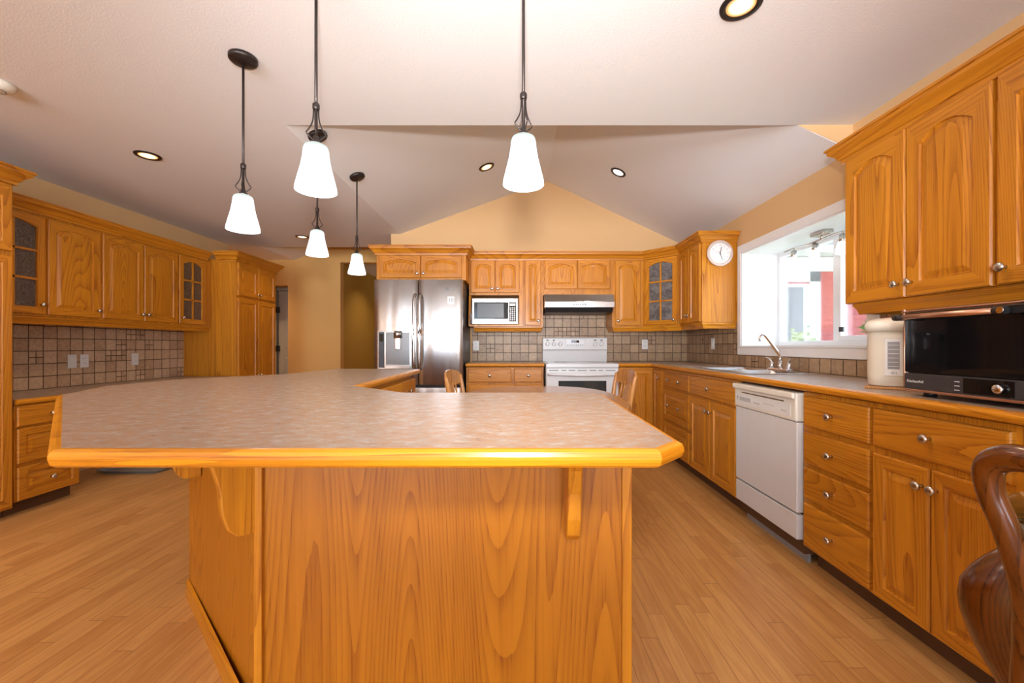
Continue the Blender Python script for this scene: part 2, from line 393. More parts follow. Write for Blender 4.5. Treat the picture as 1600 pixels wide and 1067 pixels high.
# doorway trim-less opening: a grey panel door standing open inside
d = thing('door_1', '', '', (-4.22, HY+.62, 0), 0); del d['label']; del d['category']; struct(d)
def panel_slab(w, h, t, panels, inset=.012):
    m = MB(); m.box(0, w, 0, t, 0, h)
    for (a, b, c, e) in panels:
        lp = []
        for k, dy in ((0, 0), (.012, -.006), (.03, -.006), (.05, -.001)):
            lp.append([(a+k, dy-.0005, c+k), (b-k, dy-.0005, c+k), (b-k, dy-.0005, e-k), (a+k, dy-.0005, e-k)])
        m.loft(lp, False, True)
    return m
panel_slab(.80, 2.03, .035, [(.1,.36,.2,.9),(.44,.7,.2,.9),(.1,.36,1.05,1.85),(.44,.7,1.05,1.85)]).build('door_slab', 'door_grey', d, (.12, 0, 0))
fr = MB(); fr.box(.02, .09, -.02, .06, 0, 2.1); fr.box(.92, 1.0, -.02, .06, 0, 2.1); fr.box(.02, 1.0, -.02, .06, 2.04, 2.11)
fr.build('door_casing', 'door_grey', d)
for z in (.25, 1.0, 1.66): MB().box(.085, .14, -.045, .0, z, z+.1).build('hinge', 'dark', d)

# window at the sink
win = bpy.data.objects.new('window_1', None); COL.objects.link(win); struct(win)
c = MB()
for (a, b, e, f_) in ((wy0-.075, wy1+.055, wz1, wz1+.068), (wy0-.075, wy1+.055, wz0-.068, wz0), (wy0-.075, wy0, wz0, wz1), (wy1, wy1+.055, wz0, wz1)):
    c.box(XR-.018, XR+.001, a, b, e, f_)
c.build('window_casing', 'white', win, bevel=.004)
c = MB(); c.box(XR-.012, XO, wy0, wy0+.012, wz0, wz1); c.box(XR-.012, XO, wy1-.012, wy1, wz0, wz1); c.box(XR-.012, XO, wy0, wy1, wz1-.012, wz1); c.box(XR-.025, XO, wy0, wy1, wz0, wz0+.014)
c.build('window_jamb', 'white', win, bevel=.002)
XG = 2.34; c = MB()
def wframe(c, a, b, z0, z1, x0, x1, t):
    c.box(x0, x1, a, a+t, z0, z1); c.box(x0, x1, b-t, b, z0, z1); c.box(x0, x1, a+t, b-t, z0, z0+t); c.box(x0, x1, a+t, b-t, z1-t, z1)
wframe(c, wy0+.012, wy1-.012, wz0+.014, wz1-.012, XG, XG+.06, .04)
c.box(XG+.005, XG+.055, 3.05, 3.10, wz0+.05, wz1-.05)
c.build('window_frame', 'white', win, bevel=.003)
c = MB(); wframe(c, wy0+.05, 3.05, wz0+.052, wz1-.05, XG-.006, XG+.03, .035); c.build('window_sash', 'white', win, bevel=.003)
MB().box(XG+.032, XG+.038, wy0+.05, wy1-.05, wz0+.05, wz1-.05).build('window_pane', 'pane', win)
MB().box(XG-.016, XG-.004, 2.98, 3.02, 1.20, 1.235).build('window_latch', 'dark', win, bevel=.002)

# ------------------------------------------------------------------ knobs, doors, drawers
kb = MB(); kb.lathe([(.007, 0), (.0055, -.008), (.0055, -.013), (.013, -.018), (.0165, -.023), (.0155, -.028), (.009, -.0315), (.001, -.032)], axis='y', n=20)
KNOB = kb.build('knob', 'nickel'); KMESH = KNOB.data; bpy.data.objects.remove(KNOB)
def knob(parent, x, z, y=-.02):
    o = bpy.data.objects.new('knob', KMESH); COL.objects.link(o); o.parent = parent; o.location = (x, y, z); return o
NT_ = 14
def dloop(w, h, ins, arch, y, top=None):
    top = ins if top is None else top
    hw = w/2-ins; pts = [(-hw, y, ins), (hw, y, ins)]
    for k in range(NT_+1):
        u = hw-2*hw*k/NT_; q = u/hw if hw else 0
        pts.append((u, y, h-top-arch*q*q))
    return [(x+w/2, yy, z) for x, yy, z in pts]
def door_mesh(w, h, arch=.035, s=.052, t=.02, flat=False):
    m = MB(); n = NT_+3
    a2 = arch
    if flat:      # slab drawer front with rounded edge
        L = [dloop(w, h, 0, 0, 0), dloop(w, h, 0, 0, -t+.007), dloop(w, h, .003, 0, -t+.002), dloop(w, h, .008, 0, -t)]
        return m.loft(L, True, True, 0)
    A = [dloop(w, h, 0, 0, 0), dloop(w, h, 0, 0, -t+.006), dloop(w, h, .005, 0, -t)]
    m.loft(A, True, False, 0)
    Z = dloop(w, h, s, a2, -t, s*.95)
    mi = [0]*n; mi[0] = 1
    for k in range(2, n-1): mi[k] = 1
    m.loft([A[-1], Z], False, False, mi)
    R = [Z, dloop(w, h, s+.004, a2, -t+.009, s*.95+.004), dloop(w, h, s+.010, a2, -t+.009, s*.95+.010), dloop(w, h, s+.034, a2, -t+.001, s*.95+.034)]
    m.loft(R, False, True, 0)
    return m
def door(parent, x, z, w, h, arch=.035, knobpos=None, s=.052, flat=False, name='door', y=0, horiz=False):
    o = door_mesh(w, h, arch, s, flat=flat).build(name, ['oak_h', 'oak_h'] if horiz else ['oak_v', 'oak_h'], parent, (x, y, z))
    if knobpos:
        for kp in (knobpos if isinstance(knobpos, list) else [knobpos]): knob(o, *kp)
    return o
def glass_door(parent, x, z, w, h, glass, cols, rows, arch=.035, knobpos=None, s=.052):
    m = MB(); t = .02
    A = [dloop(w, h, 0, 0, 0), dloop(w, h, 0, 0, -t+.006), dloop(w, h, .005, 0, -t)]
    Z = dloop(w, h, s, arch, -t, s*.95); Z2 = dloop(w, h, s+.004, arch, 0, s*.95+.004)
    n = NT_+3; mi = [0]*n; mi[0] = 1
    for k in range(2, n-1): mi[k] = 1
    m.loft(A, False, False, 0); m.loft([A[-1], Z], False, False, mi); m.loft([Z, Z2], False, False, 0); m.loft([Z2, A[0]], False, False, 0)
    for i in range(1, cols):
        u = s+(w-2*s)*i/cols; m.box(u-.008, u+.008, -t+.002, -.003, s, h-s)
    for j in range(1, rows):
        v = s+(h-2*s)*j/rows; m.box(s, w-s, -t+.002, -.003, v-.008, v+.008, 1)
    o = m.build('door', ['oak_v', 'oak_h'], parent, (x, 0, z))
    MB().loft([dloop(w, h, s-.002, arch, -.008, s*.9), dloop(w, h, s-.002, arch, -.003, s*.9)]).build('glass_pane', glass, o)
    if knobpos: knob(o, *knobpos)
    return o
def body(parent, w, dep, z0, z1, mat='oak_v', toe=True):
    m = MB(); m.box(0, w, 0, dep, z0, z1)
    o = m.build('cabinet_box', mat, parent, bevel=.0015)
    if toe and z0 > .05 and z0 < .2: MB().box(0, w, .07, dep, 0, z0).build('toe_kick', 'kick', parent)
    return o
R_, L_, B_ = -PI/2, PI/2, 0
FX = 1.41; BY = 4.385    # cabinet faces (right run, back run)
ZU0, ZU1 = 1.315, 2.06   # upper cabinets

# ---- right base run (rot R_: local x runs towards the camera, local -y faces the room)
def rbase(label, y_far, y_near, name='base_cabinet'):
    t = thing(name, label, 'cabinet', (FX+.02, y_far, 0), R_, 'base cabinets along the window wall')
    body(t, y_far-y_near, .58, .10, .872); return t
t = rbase('narrow oak base cabinet with one slim door in the corner beside the two-knob drawers', 4.375, 4.10)
door(t, .02, .115, .235, .74, .0, (.20, .66), s=.045)
t = rbase('oak base cabinet of three wide drawers with two knobs each near the corner', 4.10, 3.44)
for z0, z1, fl in ((.71, .85, True), (.40, .685, False), (.115, .37, False)):
    door(t, .045, z0, .60, z1-z0, 0, [(.17, (z1-z0)*.5), (.43, (z1-z0)*.5)], flat=fl, name='drawer', s=.045, horiz=True)
t = rbase('oak sink base cabinet with wide false drawer over two doors, left of dishwasher', 3.44, 2.70)
door(t, .01, .705, .72, .15, 0, (.36, .075), flat=True, name='drawer_front', horiz=True)
door(t, .01, .11, .355, .575, .0, (.33, .50)); door(t, .375, .11, .355, .575, .0, (.025, .50))
t = rbase('oak base cabinet with a stack of four plain drawers right of the dishwasher', 2.085, 1.667)
for z0, z1 in ((.704, .852), (.523, .68), (.35, .502), (.115, .326)):
    door(t, .022, z0, .385, z1-z0, 0, (.19, (z1-z0)*.5), flat=True, name='drawer', horiz=True)
t = rbase('oak base cabinet with one wide drawer over two doors under the black oven', 1.667, 1.03)
door(t, .008, .70, .465, .152, 0, (.232, .08), flat=True, name='drawer', horiz=True)
door(t, .008, .11, .228, .565, .0, (.205, .50), s=.05); door(t, .242, .11, .232, .565, .0, (.022, .50), s=.05)
# ---- back base
t = thing('base_cabinet', 'oak base cabinet between fridge and range with two drawers over doors', 'cabinet', (-.55, BY, 0), B_, 'base cabinets on the far wall')
body(t, .815, .6, .10, .872)
door(t, .02, .715, .455, .145, 0, (.228, .072), flat=True, name='drawer', horiz=True); door(t, .505, .715, .295, .145, 0, (.148, .072), flat=True, name='drawer', horiz=True)
door(t, .02, .115, .455, .575, .0, (.42, .52)); door(t, .505, .115, .295, .575, .0, (.03, .52))
t = thing('base_cabinet', 'oak corner base cabinet with single tall door right of the white range', 'cabinet', (1.055, BY, 0), B_, 'base cabinets on the far wall')
body(t, .375, .6, .10, .872)
door(t, .02, .115, .34, .74, .0, (.03, .66))
# ---- left desk run
t = thing('desk_drawer_cabinet', 'low oak drawer cabinet with three drawers at the left end of the desk', 'cabinet', (-3.24, 2.67, 0), L_)
body(t, .40, .59, .09, .712)
door(t, .008, .575, .375, .13, 0, (.19, .065), flat=True, name='drawer', horiz=True)
for z0, z1 in ((.335, .56), (.095, .31)): door(t, .008, z0, .375, z1-z0, 0, (.19, (z1-z0)*.5), name='drawer', s=.045, horiz=True)
# ---- tall cabinet far left
t = thing('tall_cabinet', 'tall oak cabinet at the left edge of the picture with tall crown', 'cabinet', (-3.24, 1.90, 0), L_)
body(t, .765, .60, .06, 2.15)
door(t, .01, 1.70, .36, .42, .03, (.03, .05)); door(t, .375, 1.70, .375, .42, .03, (.03, .05))
door(t, .01, .08, .36, 1.59, 0, (.03, .9)); door(t, .375, .08, .375, 1.59, 0, (.03, .9))
CROWN = [(0, 0), (.012, 0), (.014, .018), (.022, .022), (.034, .045), (.056, .062), (.058, .078), (.066, .080), (.066, .092), (0, .092)]
def crown(path, z, label, k=1.0, mat='oak_h', name='crown_moulding', parent=None):
    o = MB().sweep(path, [(a*k, z+b*k) for a, b in CROWN]).build(name, mat, parent)
    if not parent: tag(o, label, 'moulding')
    return o
# path travels with the outward side on its right
def local_crown(t, path, z, k=1.0): return MB().sweep(path, [(a*k, z+b*k) for a, b in CROWN]).build('crown', 'oak_h', t)
local_crown(t, [(0, .6), (0, -.001), (.765, -.001), (.765, .60)][::1][0:0] or [(0, -.001), (.765, -.001), (.765, .55)][::1], 2.13, 1.05) if False else None
def crown_local(t, pts, z, k=1.0):     # pts left to right as seen from the front: outward is -y
    return MB().sweep(pts, [(a*k, z+b*k) for a, b in CROWN]).build('crown', 'oak_h', t)
crown_local(t, [(0, -.001), (.766, -.001), (.766, .58)], 2.13, 1.1)
# ---- pantry
t = thing('pantry_cabinet', 'tall oak pantry cabinet with four doors at the far end of the desk', 'cabinet', (-3.24, 4.77, 0), L_)
body(t, .77, .605, .10, 2.09)
for x0, kx, ux in ((.02, .33, .335), (.39, .025, .025)):
    door(t, x0, 1.68, .36, .38, .035, (kx, .04)); door(t, x0, .12, .36, 1.53, 0, (ux, .62))
    
crown_local(t, [(-.001, .21), (-.001, -.001), (.771, -.001), (.771, .58)], 2.06, 1.2)
# ---- left uppers (face X=-3.52)
def upper(label, loc, rz, w, dep=.325, group=None, z0=ZU0, z1=ZU1, name='wall_cabinet'):
    t = thing(name, label, 'cabinet', (loc[0], loc[1], 0), rz, group)
    body(t, w, dep, z0, z1); return t
GL = 'wall cabinets above the desk'; LX = -3.52
t = upper('oak wall cabinet with a textured glass door beside the tall cabinet at left', (LX, 2.68), L_, .41, group=GL)
glass_door(t, .01, ZU0+.015, .39, .715, 'obscure', 2, 3, knobpos=(.36, .07))
t = upper('oak wall cabinet with one broad solid door, left of the paired doors', (LX, 3.09), L_, .41, group=GL)
door(t, .01, ZU0+.015, .385, .715, .035, (.36, .06))
t = upper('oak wall cabinet with a pair of arched doors whose knobs meet above the desk', (LX, 3.50), L_, .79, group=GL)
door(t, .01, ZU0+.015, .38, .715, .035, (.355, .06)); door(t, .40, ZU0+.015, .38, .715, .035, (.025, .06))
t = upper('oak wall cabinet with six-pane glass door against the pantry side', (LX, 4.29), L_, .475, group=GL)
glass_door(t, .01, ZU0+.015, .36, .715, 'obscure', 2, 3, knobpos=(.03, .06))
crown([(LX, 2.68), (LX, 4.70)][::1], 2.06, 'oak crown moulding along the top of the desk wall cabinets')
RAIL = [(-.03, -.055), (-.022, -.055), (-.015, -.03), (-.004, -.012), (-.004, 0), (-.03, 0)]
def rail(path, label):
    return tag(MB().sweep(path, [(a, ZU0+b-.001) for a, b in RAIL]).build('light_rail', 'oak_h'), label, 'moulding')
rail([(LX, 2.68), (LX, 4.76)], 'dark oak rail under the desk wall cabinets')
# ---- over-fridge cabinet
t = thing('fridge_cabinet', 'oak cabinet with two low arched doors above the fridge', 'cabinet', (-1.50, 4.40, 0), 0)
m = MB(); m.box(0, .945, 0, .58, 1.79, 2.07); m.build('cabinet_box', 'oak_v', t, bevel=.0015)
door(t, .035, 1.815, .43, .235, .03, (.40, .045), s=.045); door(t, .472, 1.815, .43, .235, .03, (.03, .045), s=.045)
crown_local(t, [(-.001, .57), (-.001, -.001), (.946, -.001), (.946, .27)], 2.055, 1.05)
# ---- back uppers
GB = 'wall cabinets on the far wall'; UY = 4.67
t = thing('microwave_cabinet', 'oak wall cabinet with two arched doors above an open microwave niche', 'cabinet', (-.553, UY, 0), 0, GB)
m = MB(); W = .605
m.box(0, W, 0, .325, 1.665, ZU1); m.box(0, .02, 0, .325, 1.335, 1.665); m.box(W-.045, W, 0, .325, 1.335, 1.665); m.box(.02, W-.045, .30, .325, 1.335, 1.665)
m.box(0, W, -.05, .325, ZU0, 1.335)
m.build('cabinet_box', 'oak_v', t, bevel=.0015)
MB().prism_yz([(0, 1.66), (-.012, 1.64), (-.022, 1.58), (-.04, 1.47), (-.05, 1.40), (-.05, 1.336), (0, 1.336)], 0, .014).build('side_bracket', 'oak_v', t)
door(t, .02, 1.695, .268, .36, .035, (.24, .04), s=.042); door(t, .295, 1.695, .268, .36, .035, (.028, .04), s=.042)
t = upper('slim oak wall cabinet with a tall narrow door left of the hood', (.052, UY), 0, .225, group=GB)
door(t, .02, ZU0+.012, .18, .725, .02, (.15, .05), s=.042)
t = upper('oak wall cabinet with two short arched doors above the range hood', (.277, UY), 0, .775, group=GB, z0=1.665)
door(t, .018, 1.735, .362, .32, .04, None, s=.042); door(t, .388, 1.735, .362, .32, .04, None, s=.042)
t = upper('oak wall cabinet with one tall door right of the range hood', (1.052, UY), 0, .348, group=GB)
door(t, .03, ZU0+.012, .285, .725, .035, (.03, .05), s=.045)
# diagonal corner
t = thing('corner_wall_cabinet', 'diagonal corner oak wall cabinet with six-pane glass door', 'cabinet', (0, 0, 0), 0, GB)
MB().prism([(1.40, 4.67), (1.70, 4.37), (2.025, 4.37), (2.025, 4.995), (1.40, 4.995)], ZU0, ZU1).build('cabinet_box', 'oak_v', t)
g = glass_door(t, 0, 0, .365, .725, 'seeded', 2, 3, knobpos=(.335, .05), s=.048)
g.location = (1.40+.0212, 4.67-.0212, ZU0+.012); g.rotation_euler = (0, 0, -PI/4)
t = upper('oak wall cabinet with two doors and the clock on its end panel', (1.70, 4.37), R_, .52, group=GB)
door(t, .02, ZU0+.012, .235, .725, .03, (.21, .07), s=.045); door(t, .265, ZU0+.012, .235, .725, .03, (.025, .07), s=.045)
crown([(-.553, UY), (1.40, UY), (1.70, 4.37), (1.70, 3.85), (2.02, 3.85)], 2.055, 'oak crown moulding running over the far wall cabinets and around the corner')
rail([(-.50, UY), (.277, UY), (.277, 4.98)], 'oak rail under the microwave cabinet')
rail([(1.052, 4.98), (1.052, UY), (1.40, UY), (1.70, 4.37), (1.70, 3.85), (2.02, 3.85)], 'oak rail under the corner wall cabinets right of the range')
# ---- near right uppers
GR = 'wall cabinets above the black oven'
t = upper('large oak wall cabinet with a pair of arched doors beside the window', (1.72, 2.18), R_, .69, dep=.305, group=GR)
door(t, .012, ZU0, .335, .745, .045, (.305, .06), s=.06); door(t, .353, ZU0, .33, .745, .045, (.028, .06), s=.06)
t = upper('oak wall cabinet with a single door cut off by the right edge of the picture', (1.72, 1.49), R_, .42, dep=.305, group=GR)
door(t, .01, ZU0, .40, .745, .045, (.028, .06), s=.06)
crown([(2.02, 2.182), (1.70, 2.182), (1.70, 1.07)][::-1][::-1] if False else [(2.02, 2.182), (1.715, 2.182), (1.715, 1.07)], 2.055, 'oak crown moulding on the large wall cabinets beside the window')
rail([(2.02, 2.15), (1.72, 2.15), (1.72, 1.07)], 'oak rail under the large wall cabinets above the oven')

# ------------------------------------------------------------------ worktops
NOSE = [(0, -.036), (.010, -.0355), (.019, -.030), (.0235, -.019), (.0235, -.013), (.019, -.005), (.010, -.001), (0, 0)]
def nosing(path, z, parent, closed=False):
    return MB().sweep(path, [(a, z+b) for a, b in NOSE], closed, smooth=False).build('oak_nosing', 'oak_edge', parent)
ZT = .914; CX = 1.41
t = thing('worktop', 'mottled laminate worktop with oak edge running under the window and round the corner', 'worktop')
sy0, sy1, sx0, sx1 = 2.70, 3.46, 1.50, 1.90
m = MB(); m.box(1.05, XR, 4.385, YB, ZT-.036, ZT); m.box(CX, XR, sy1, 4.385, ZT-.036, ZT); m.box(CX, XR, 1.03, sy0, ZT-.036, ZT)
m.box(CX, sx0, sy0, sy1, ZT-.036, ZT); m.box(sx1, XR, sy0, sy1, ZT-.036, ZT)
m.build('laminate_top', 'laminate', t); nosing([(1.05, 4.385), (CX-.03, 4.385), (CX, 4.355), (CX, 1.03)], ZT, t)
t = thing('worktop', 'short laminate worktop with oak edge between the fridge and range', 'worktop')
MB().box(-.555, .272, 4.385, YB, ZT-.036, ZT).build('laminate_top', 'laminate', t); nosing([(-.555, 4.385), (.272, 4.385)], ZT, t)
t = thing('desk_worktop', 'low desk-height laminate counter with oak edge along the left wall', 'worktop')
MB().box(XL, -3.24, 2.675, 4.765, .716, .752).build('laminate_top', 'laminate', t); nosing([(-3.24, 2.675), (-3.24, 4.765)], .752, t)
# splashbacks
def splash(boxes, mat, label):
    m = MB()
    for b in boxes: m.box(*b)
    return tag(m.build('tile_splashback', mat), label, 'backsplash')
splash([(XL+.0005, XL+.012, 2.67, 4.77, .753, ZU0-.002)], 'tile_left', 'pale tumbled stone tile splashback above the desk')
splash([(-.56, XR-.013, YB-.012, YB, .915, ZU0-.002), (.28, 1.05, YB-.012, YB, ZU0, 1.6)], 'tile_back', 'brown stone tile splashback behind the range')
splash([(XR-.012, XR, 3.83, YB-.013, .915, ZU0-.002), (XR-.012, XR, 1.0, 3.83, .915, 1.015), (XR-.012, XR, 1.0, 2.32, 1.015, ZU0-.002)], 'tile_back', 'brown stone tile splashback along the sink wall')

# ------------------------------------------------------------------ island
t = thing('island_cabinet', 'oak panelled island base with corbels under the big laminate top', 'kitchen island')
PY = 1.17
Bd = [(-.72, PY), (.313, PY), (.313, 1.61), (-.47, 1.61), (-.80, 1.92), (-.83, 3.22), (-1.44, 3.22), (-1.457, 1.84)]
MB().prism(Bd, 0.0, .877).build('island_panels', 'oak_panel', t, bevel=.003)
MB().box(-.738, -.715, PY-.012, PY+.01, 0, .877).build('corner_strip', 'oak_v', t, bevel=.003)
MB().box(.29, .318, PY-.008, PY+.02, 0, .877).build('corner_strip', 'oak_v', t, bevel=.003)
dpx = [(-.72, PY), (-1.457, 1.84)]
dv = Vector((dpx[1][0]-dpx[0][0], dpx[1][1]-dpx[0][1])).normalized()
s_ = MB().sweep([(-1.457, 1.84), (-.735, PY-.01), ], [(0, 0), (.012, 0), (.010, .06), (0, .07)][:]); s_.build('base_strip', 'oak_h', t)
def corbel_mesh():     # local: -y out from panel, x thickness
    pts = [(0, 0), (-.285, 0), (-.285, -.022), (-.262, -.030), (-.215, -.034), (-.155, -.052), (-.115, -.095), (-.098, -.16), (-.092, -.23), (-.078, -.275), (-.055, -.297), (0, -.30)]
    m = MB(); m.prism_yz(pts, -.018, .018); return m
cb = corbel_mesh().build('corbel', 'oak_v', t, (.145, PY-.001, .877), bevel=.004)
c2 = cb.copy(); COL.objects.link(c2); c2.location = (-.735-.001, PY+.012, .877); c2.rotation_euler = (0, 0, math.atan2(dv.y, dv.x)+PI)
c3 = cb.copy(); COL.objects.link(c3); c3.location = (-1.28, 1.675, .877); c3.rotation_euler = c2.rotation_euler
# drawers on the inner (range-facing) side
def idoor(z, yn, w, h, kp, nm, fl):
    o = door(t, 0, 0, w, h, .0, kp, flat=fl, name=nm, s=.045); o.rotation_euler = (0, 0, PI/2-.023); o.location = (-.80-.023*(yn-1.92), yn, z); return o
for i, yn in enumerate((1.97, 2.39, 2.81)):
    idoor(.70, yn, .40, .15, (.20, .07), 'drawer', True); idoor(.11, yn, .40, .57, (.36, .5), 'door', False)
t = thing('island_worktop', 'large angular laminate island top with thick glossy oak edge in the foreground', 'worktop')
TOP = [(-.832, .757), (.248, .757), (.305, .815), (.315, 1.60), (.27, 1.645), (-.46, 1.645), (-.772, 1.934), (-.800, 3.30), (-1.46, 3.36), (-1.53, 2.72), (-1.75, 2.47), (-1.89, 2.30), (-1.90, 1.93), (-1.72, 1.57)]
MB().prism(TOP, ZT-.034, ZT).build('laminate_top', 'laminate', t)
nz = MB().sweep(TOP, [(a*.72, ZT+b*.95) for a, b in NOSE], True); nz.build('oak_nosing', 'oak_edge', t)

# ------------------------------------------------------------------ fridge
t = thing('refrigerator', 'stainless steel french door fridge with water dispenser', 'refrigerator', (-1.477, 4.235, 0))
W = .905
MB().box(.004, W-.004, .075, .755, .02, 1.765).build('fridge_body', 'dark', t, bevel=.004)
def fdoor(x0, x1, z0, z1, name):
    m = MB(); L = []
    n = 14
    prof = []
    for k in range(n+1):
        u = k/n; x = x0+(x1-x0)*u; y = .012*(2*u-1)**2; 
        if u < .04 or u > .96: y += .01
        prof.append((x, y))
    pts = prof+[(x1, .07), (x0, .07)]
    m.prism(pts, z0, z1); o = m.build(name, 'steel_v', t, bevel=.003)
    for p in o.data.polygons:
        if abs(p.normal.z) < .5: p.use_smooth = True
    return o
dl = fdoor(0, .449, .70, 1.775, 'door'); dr = fdoor(.456, W, .70, 1.775, 'door'); fz = fdoor(0, W, .06, .672, 'freezer_drawer')
for d_, xh in ((dl, .425), (dr, .48)):
    m = MB(); m.tube([(xh, .01, .86), (xh, -.035, .89), (xh, -.05, .97), (xh, -.055, 1.2), (xh, -.05, 1.5), (xh, -.035, 1.59), (xh, .01, 1.62)], .016, 12); m.build('handle', 'steel_v', d_)
m = MB(); m.tube([(.08, .01, .595), (.10, -.04, .60), (.25, -.052, .60), (.65, -.052, .60), (.80, -.04, .60), (.825, .01, .595)], .0135, 12, up=(0,1,0)); m.build('handle', 'steel_h', fz)
# dispenser
m = MB(); m.box(.045, .395, -.006, .03, .86, 1.25); dsp = m.build('dispenser_panel', 'steel_h', dl, bevel=.004)
MB().box(.055, .115, -.009, -.004, .875, 1.24).build('control_strip', 'dark', dl, bevel=.001)
m = MB(); m.box(.13, .37, -.0085, -.005, .905, 1.235); m.build('dispenser_recess', plain('dispenser_grey', (.16, .155, .15), .3, .7), dl)
m = MB(); m.box(.125, .38, -.03, 0, .865, .90); m.build('drip_tray', 'steel_h', dl, bevel=.004)
m = MB(); m.lathe([(.04, 0), (.042, .05), (.035, .07), (.02, .075)], (.255, -.02, 1.175), n=20); m.build('nozzle', 'steel_h', dl)
MB().box(.225, .285, -.035, -.008, 1.06, 1.18).build('paddle', 'steel_v', dl, bevel=.006)
MB().box(.065, .105, -.0105, -.009, 1.14, 1.22).build('display', 'blackglass', dl)
m = MB(); m.lathe([(.0005, -.001), (.014, -.001), (.014, .001)], (.755, .000, 1.68), axis='y', n=20); m.build('logo_disc', 'grey_print', dr)
text('logo', 'LG', .034, 'grey_print', dr, (.80, .003, 1.68), (PI/2, 0, 0))
MB().box(.755, .825, .000, .004, 1.52, 1.60).build('warranty_sticker', 'plate', dr)
text('sticker_number', '10', .052, 'grey_print', dr, (.79, -.001, 1.565), (PI/2, 0, 0))
m = MB()
for q in ((.80, 0), (.83, -.05)): m.lathe([(.0005, -.001), (.02, -.001), (.02, .002)], (q[0], .004, .80+q[1]), axis='y', n=16)
m.build('water_drop_stickers', 'plate', dr)
MB().box(W-.11, W-.004, .06, .20, 1.765, 1.785).build('hinge_cover', 'black', t, bevel=.004)

# ------------------------------------------------------------------ microwave in niche
t = thing('microwave', 'small stainless microwave with black window in the cabinet niche', 'microwave', (-.517, 4.635, 1.336))
MB().box(0, .51, .012, .31, .008, .285).build('microwave_body', 'dark', t)
m = MB(); m.box(0, .51, 0, .014, .006, .29); m.build('front_frame', 'steel_h', t, bevel=.003)
MB().box(.022, .405, -.003, .001, .062, .248).build('door_window', 'greyglass', t, bevel=.001)
MB().box(.06, .355, -.0045, -.002, .075, .235).build('window_mesh', plain('microwave_screen', (.05, .052, .052), .3), t)
cp = MB().box(.412, .492, -.004, .001, .03, .248).build('control_panel', 'blackglass', t, bevel=.001)
m = MB()
for j in range(7):
    for i in range(3): m.box(.422+i*.022, .438+i*.022, -.0055, -.003, .045+j*.022, .058+j*.022)
m.box(.42, .484, -.0055, -.003, .205, .235)
m.build('buttons', 'plate', t)
# glass jar beside the microwave
tag(MB().lathe([(.012, 0), (.013, .10), (.010, .12), (.010, .125)], (-.526, 4.60, 1.336), n=16).build('glass_tumbler', plain('smoky_glass', (.22, .17, .16), .1)), 'small smoky glass tumbler squeezed beside the microwave', 'glass')

# ------------------------------------------------------------------ hood
t = thing('range_hood', 'slim stainless range hood with dark underside', 'range hood', (.284, 4.50, 1.515))
m = MB(); m.prism_yz([(0, 0), (0, .062), (.03, .068), (.05, .145), (.49, .145), (.49, 0)], 0, .757); m.build('hood_shell', 'steel_h', t, bevel=.002)
m = MB(); m.prism_yz([(.02, 0), (.49, 0), (.49, -.055), (.06, -.05)], .012, .745); m.build('filter_housing', 'black', t)
MB().box(.30, .46, -.003, .001, .018, .045).build('control_panel', 'nickel', t, bevel=.001)
m = MB()
for i in range(6): m.box(.31+i*.024, .326+i*.024, -.005, -.002, .024, .039)
m.build('buttons', 'grey_print', t)
text('nameplate', 'ventline', .018, 'grey_print', t, (.085, -.0015, .028), (PI/2, 0, 0)) if False else None

# ------------------------------------------------------------------ range
t = thing('range_cooker', 'white electric range with upright control panel', 'range', (.287, 4.33, 0)); W = .757
MB().box(0, W, .03, .64, .03, .895).build('range_body', 'enamel', t, bevel=.004)
m = MB(); m.box(-.001, W+.001, -.005, .60, .872, .912); m.build('cooktop_rim', 'enamel', t, bevel=.008)
m = MB(); m.box(.03, W-.03, .03, .56, .911, .916); ct = m.build('glass_cooktop', plain('pale_grey_ceramic_top', (.42, .43, .44), .08), t)
for q in ((.20, .17, .10), (.56, .17, .08), (.20, .42, .08), (.56, .42, .10)):
    MB().lathe([(q[2], .9161), (q[2]-.004, .9168), (q[2]-.012, .9168), (q[2]-.016, .9161)], (q[0], q[1], 0), n=36, caps=False).build('burner_ring', 'grey_print', t)
m = MB(); m.prism_yz([(.585, .912), (.575, 1.03), (.57, 1.045), (.555, 1.055), (.565, 1.185), (.575, 1.195), (.65, 1.195), (.65, .912)], 0, W); m.build('control_backguard', 'enamel', t, bevel=.004)
for x in (.055, .13, .205, .615, .69):
    k = MB(); k.lathe([(.024, 0), (.024, -.012), (.019, -.022), (.001, -.022)], (x, .562, 1.118), axis='y', n=20); k.box(x-.004, x+.004, .534, .545, 1.10, 1.136); k.build('control_knob', 'enamel', t)
for x in (.055, .13, .615, .69): MB().box(x-.012, x+.012, .558, .566, 1.158, 1.170).build('burner_marker', 'black', t)
MB().box(.265, .50, .553, .566, 1.085, 1.175).build('clock_panel', 'enamel', t, bevel=.004)
MB().box(.335, .425, .5515, .556, 1.135, 1.162).build('clock_display', 'blackglass', t)
text('clock_digits', '2:25', .022, emit('led_digits', (.75, .72, .3), 1.0) and 'plate', t, (.375, .551, 1.148), (PI/2, 0, 0), ext=.0003)
m = MB()
for i in range(8): m.box(.285+i*.025, .299+i*.025, .5515, .554, 1.10, 1.112)
m.build('clock_buttons', 'grey_print', t)
od = MB().box(.004, W-.004, -.008, .03, .20, .865).build('oven_door', 'enamel', t, bevel=.006)
MB().box(.13, W-.13, -.012, -.006, .40, .735).build('oven_window', 'greyglass', od, bevel=.003)
m = MB(); m.tube([(.03, -.01, .80), (.05, -.045, .805), (.25, -.06, .80), (W/2, -.064, .797), (.51, -.06, .80), (W-.05, -.045, .805), (W-.03, -.01, .80)], .016, 12, up=(0,1,0)); m.build('handle', 'enamel', od)
m = MB()
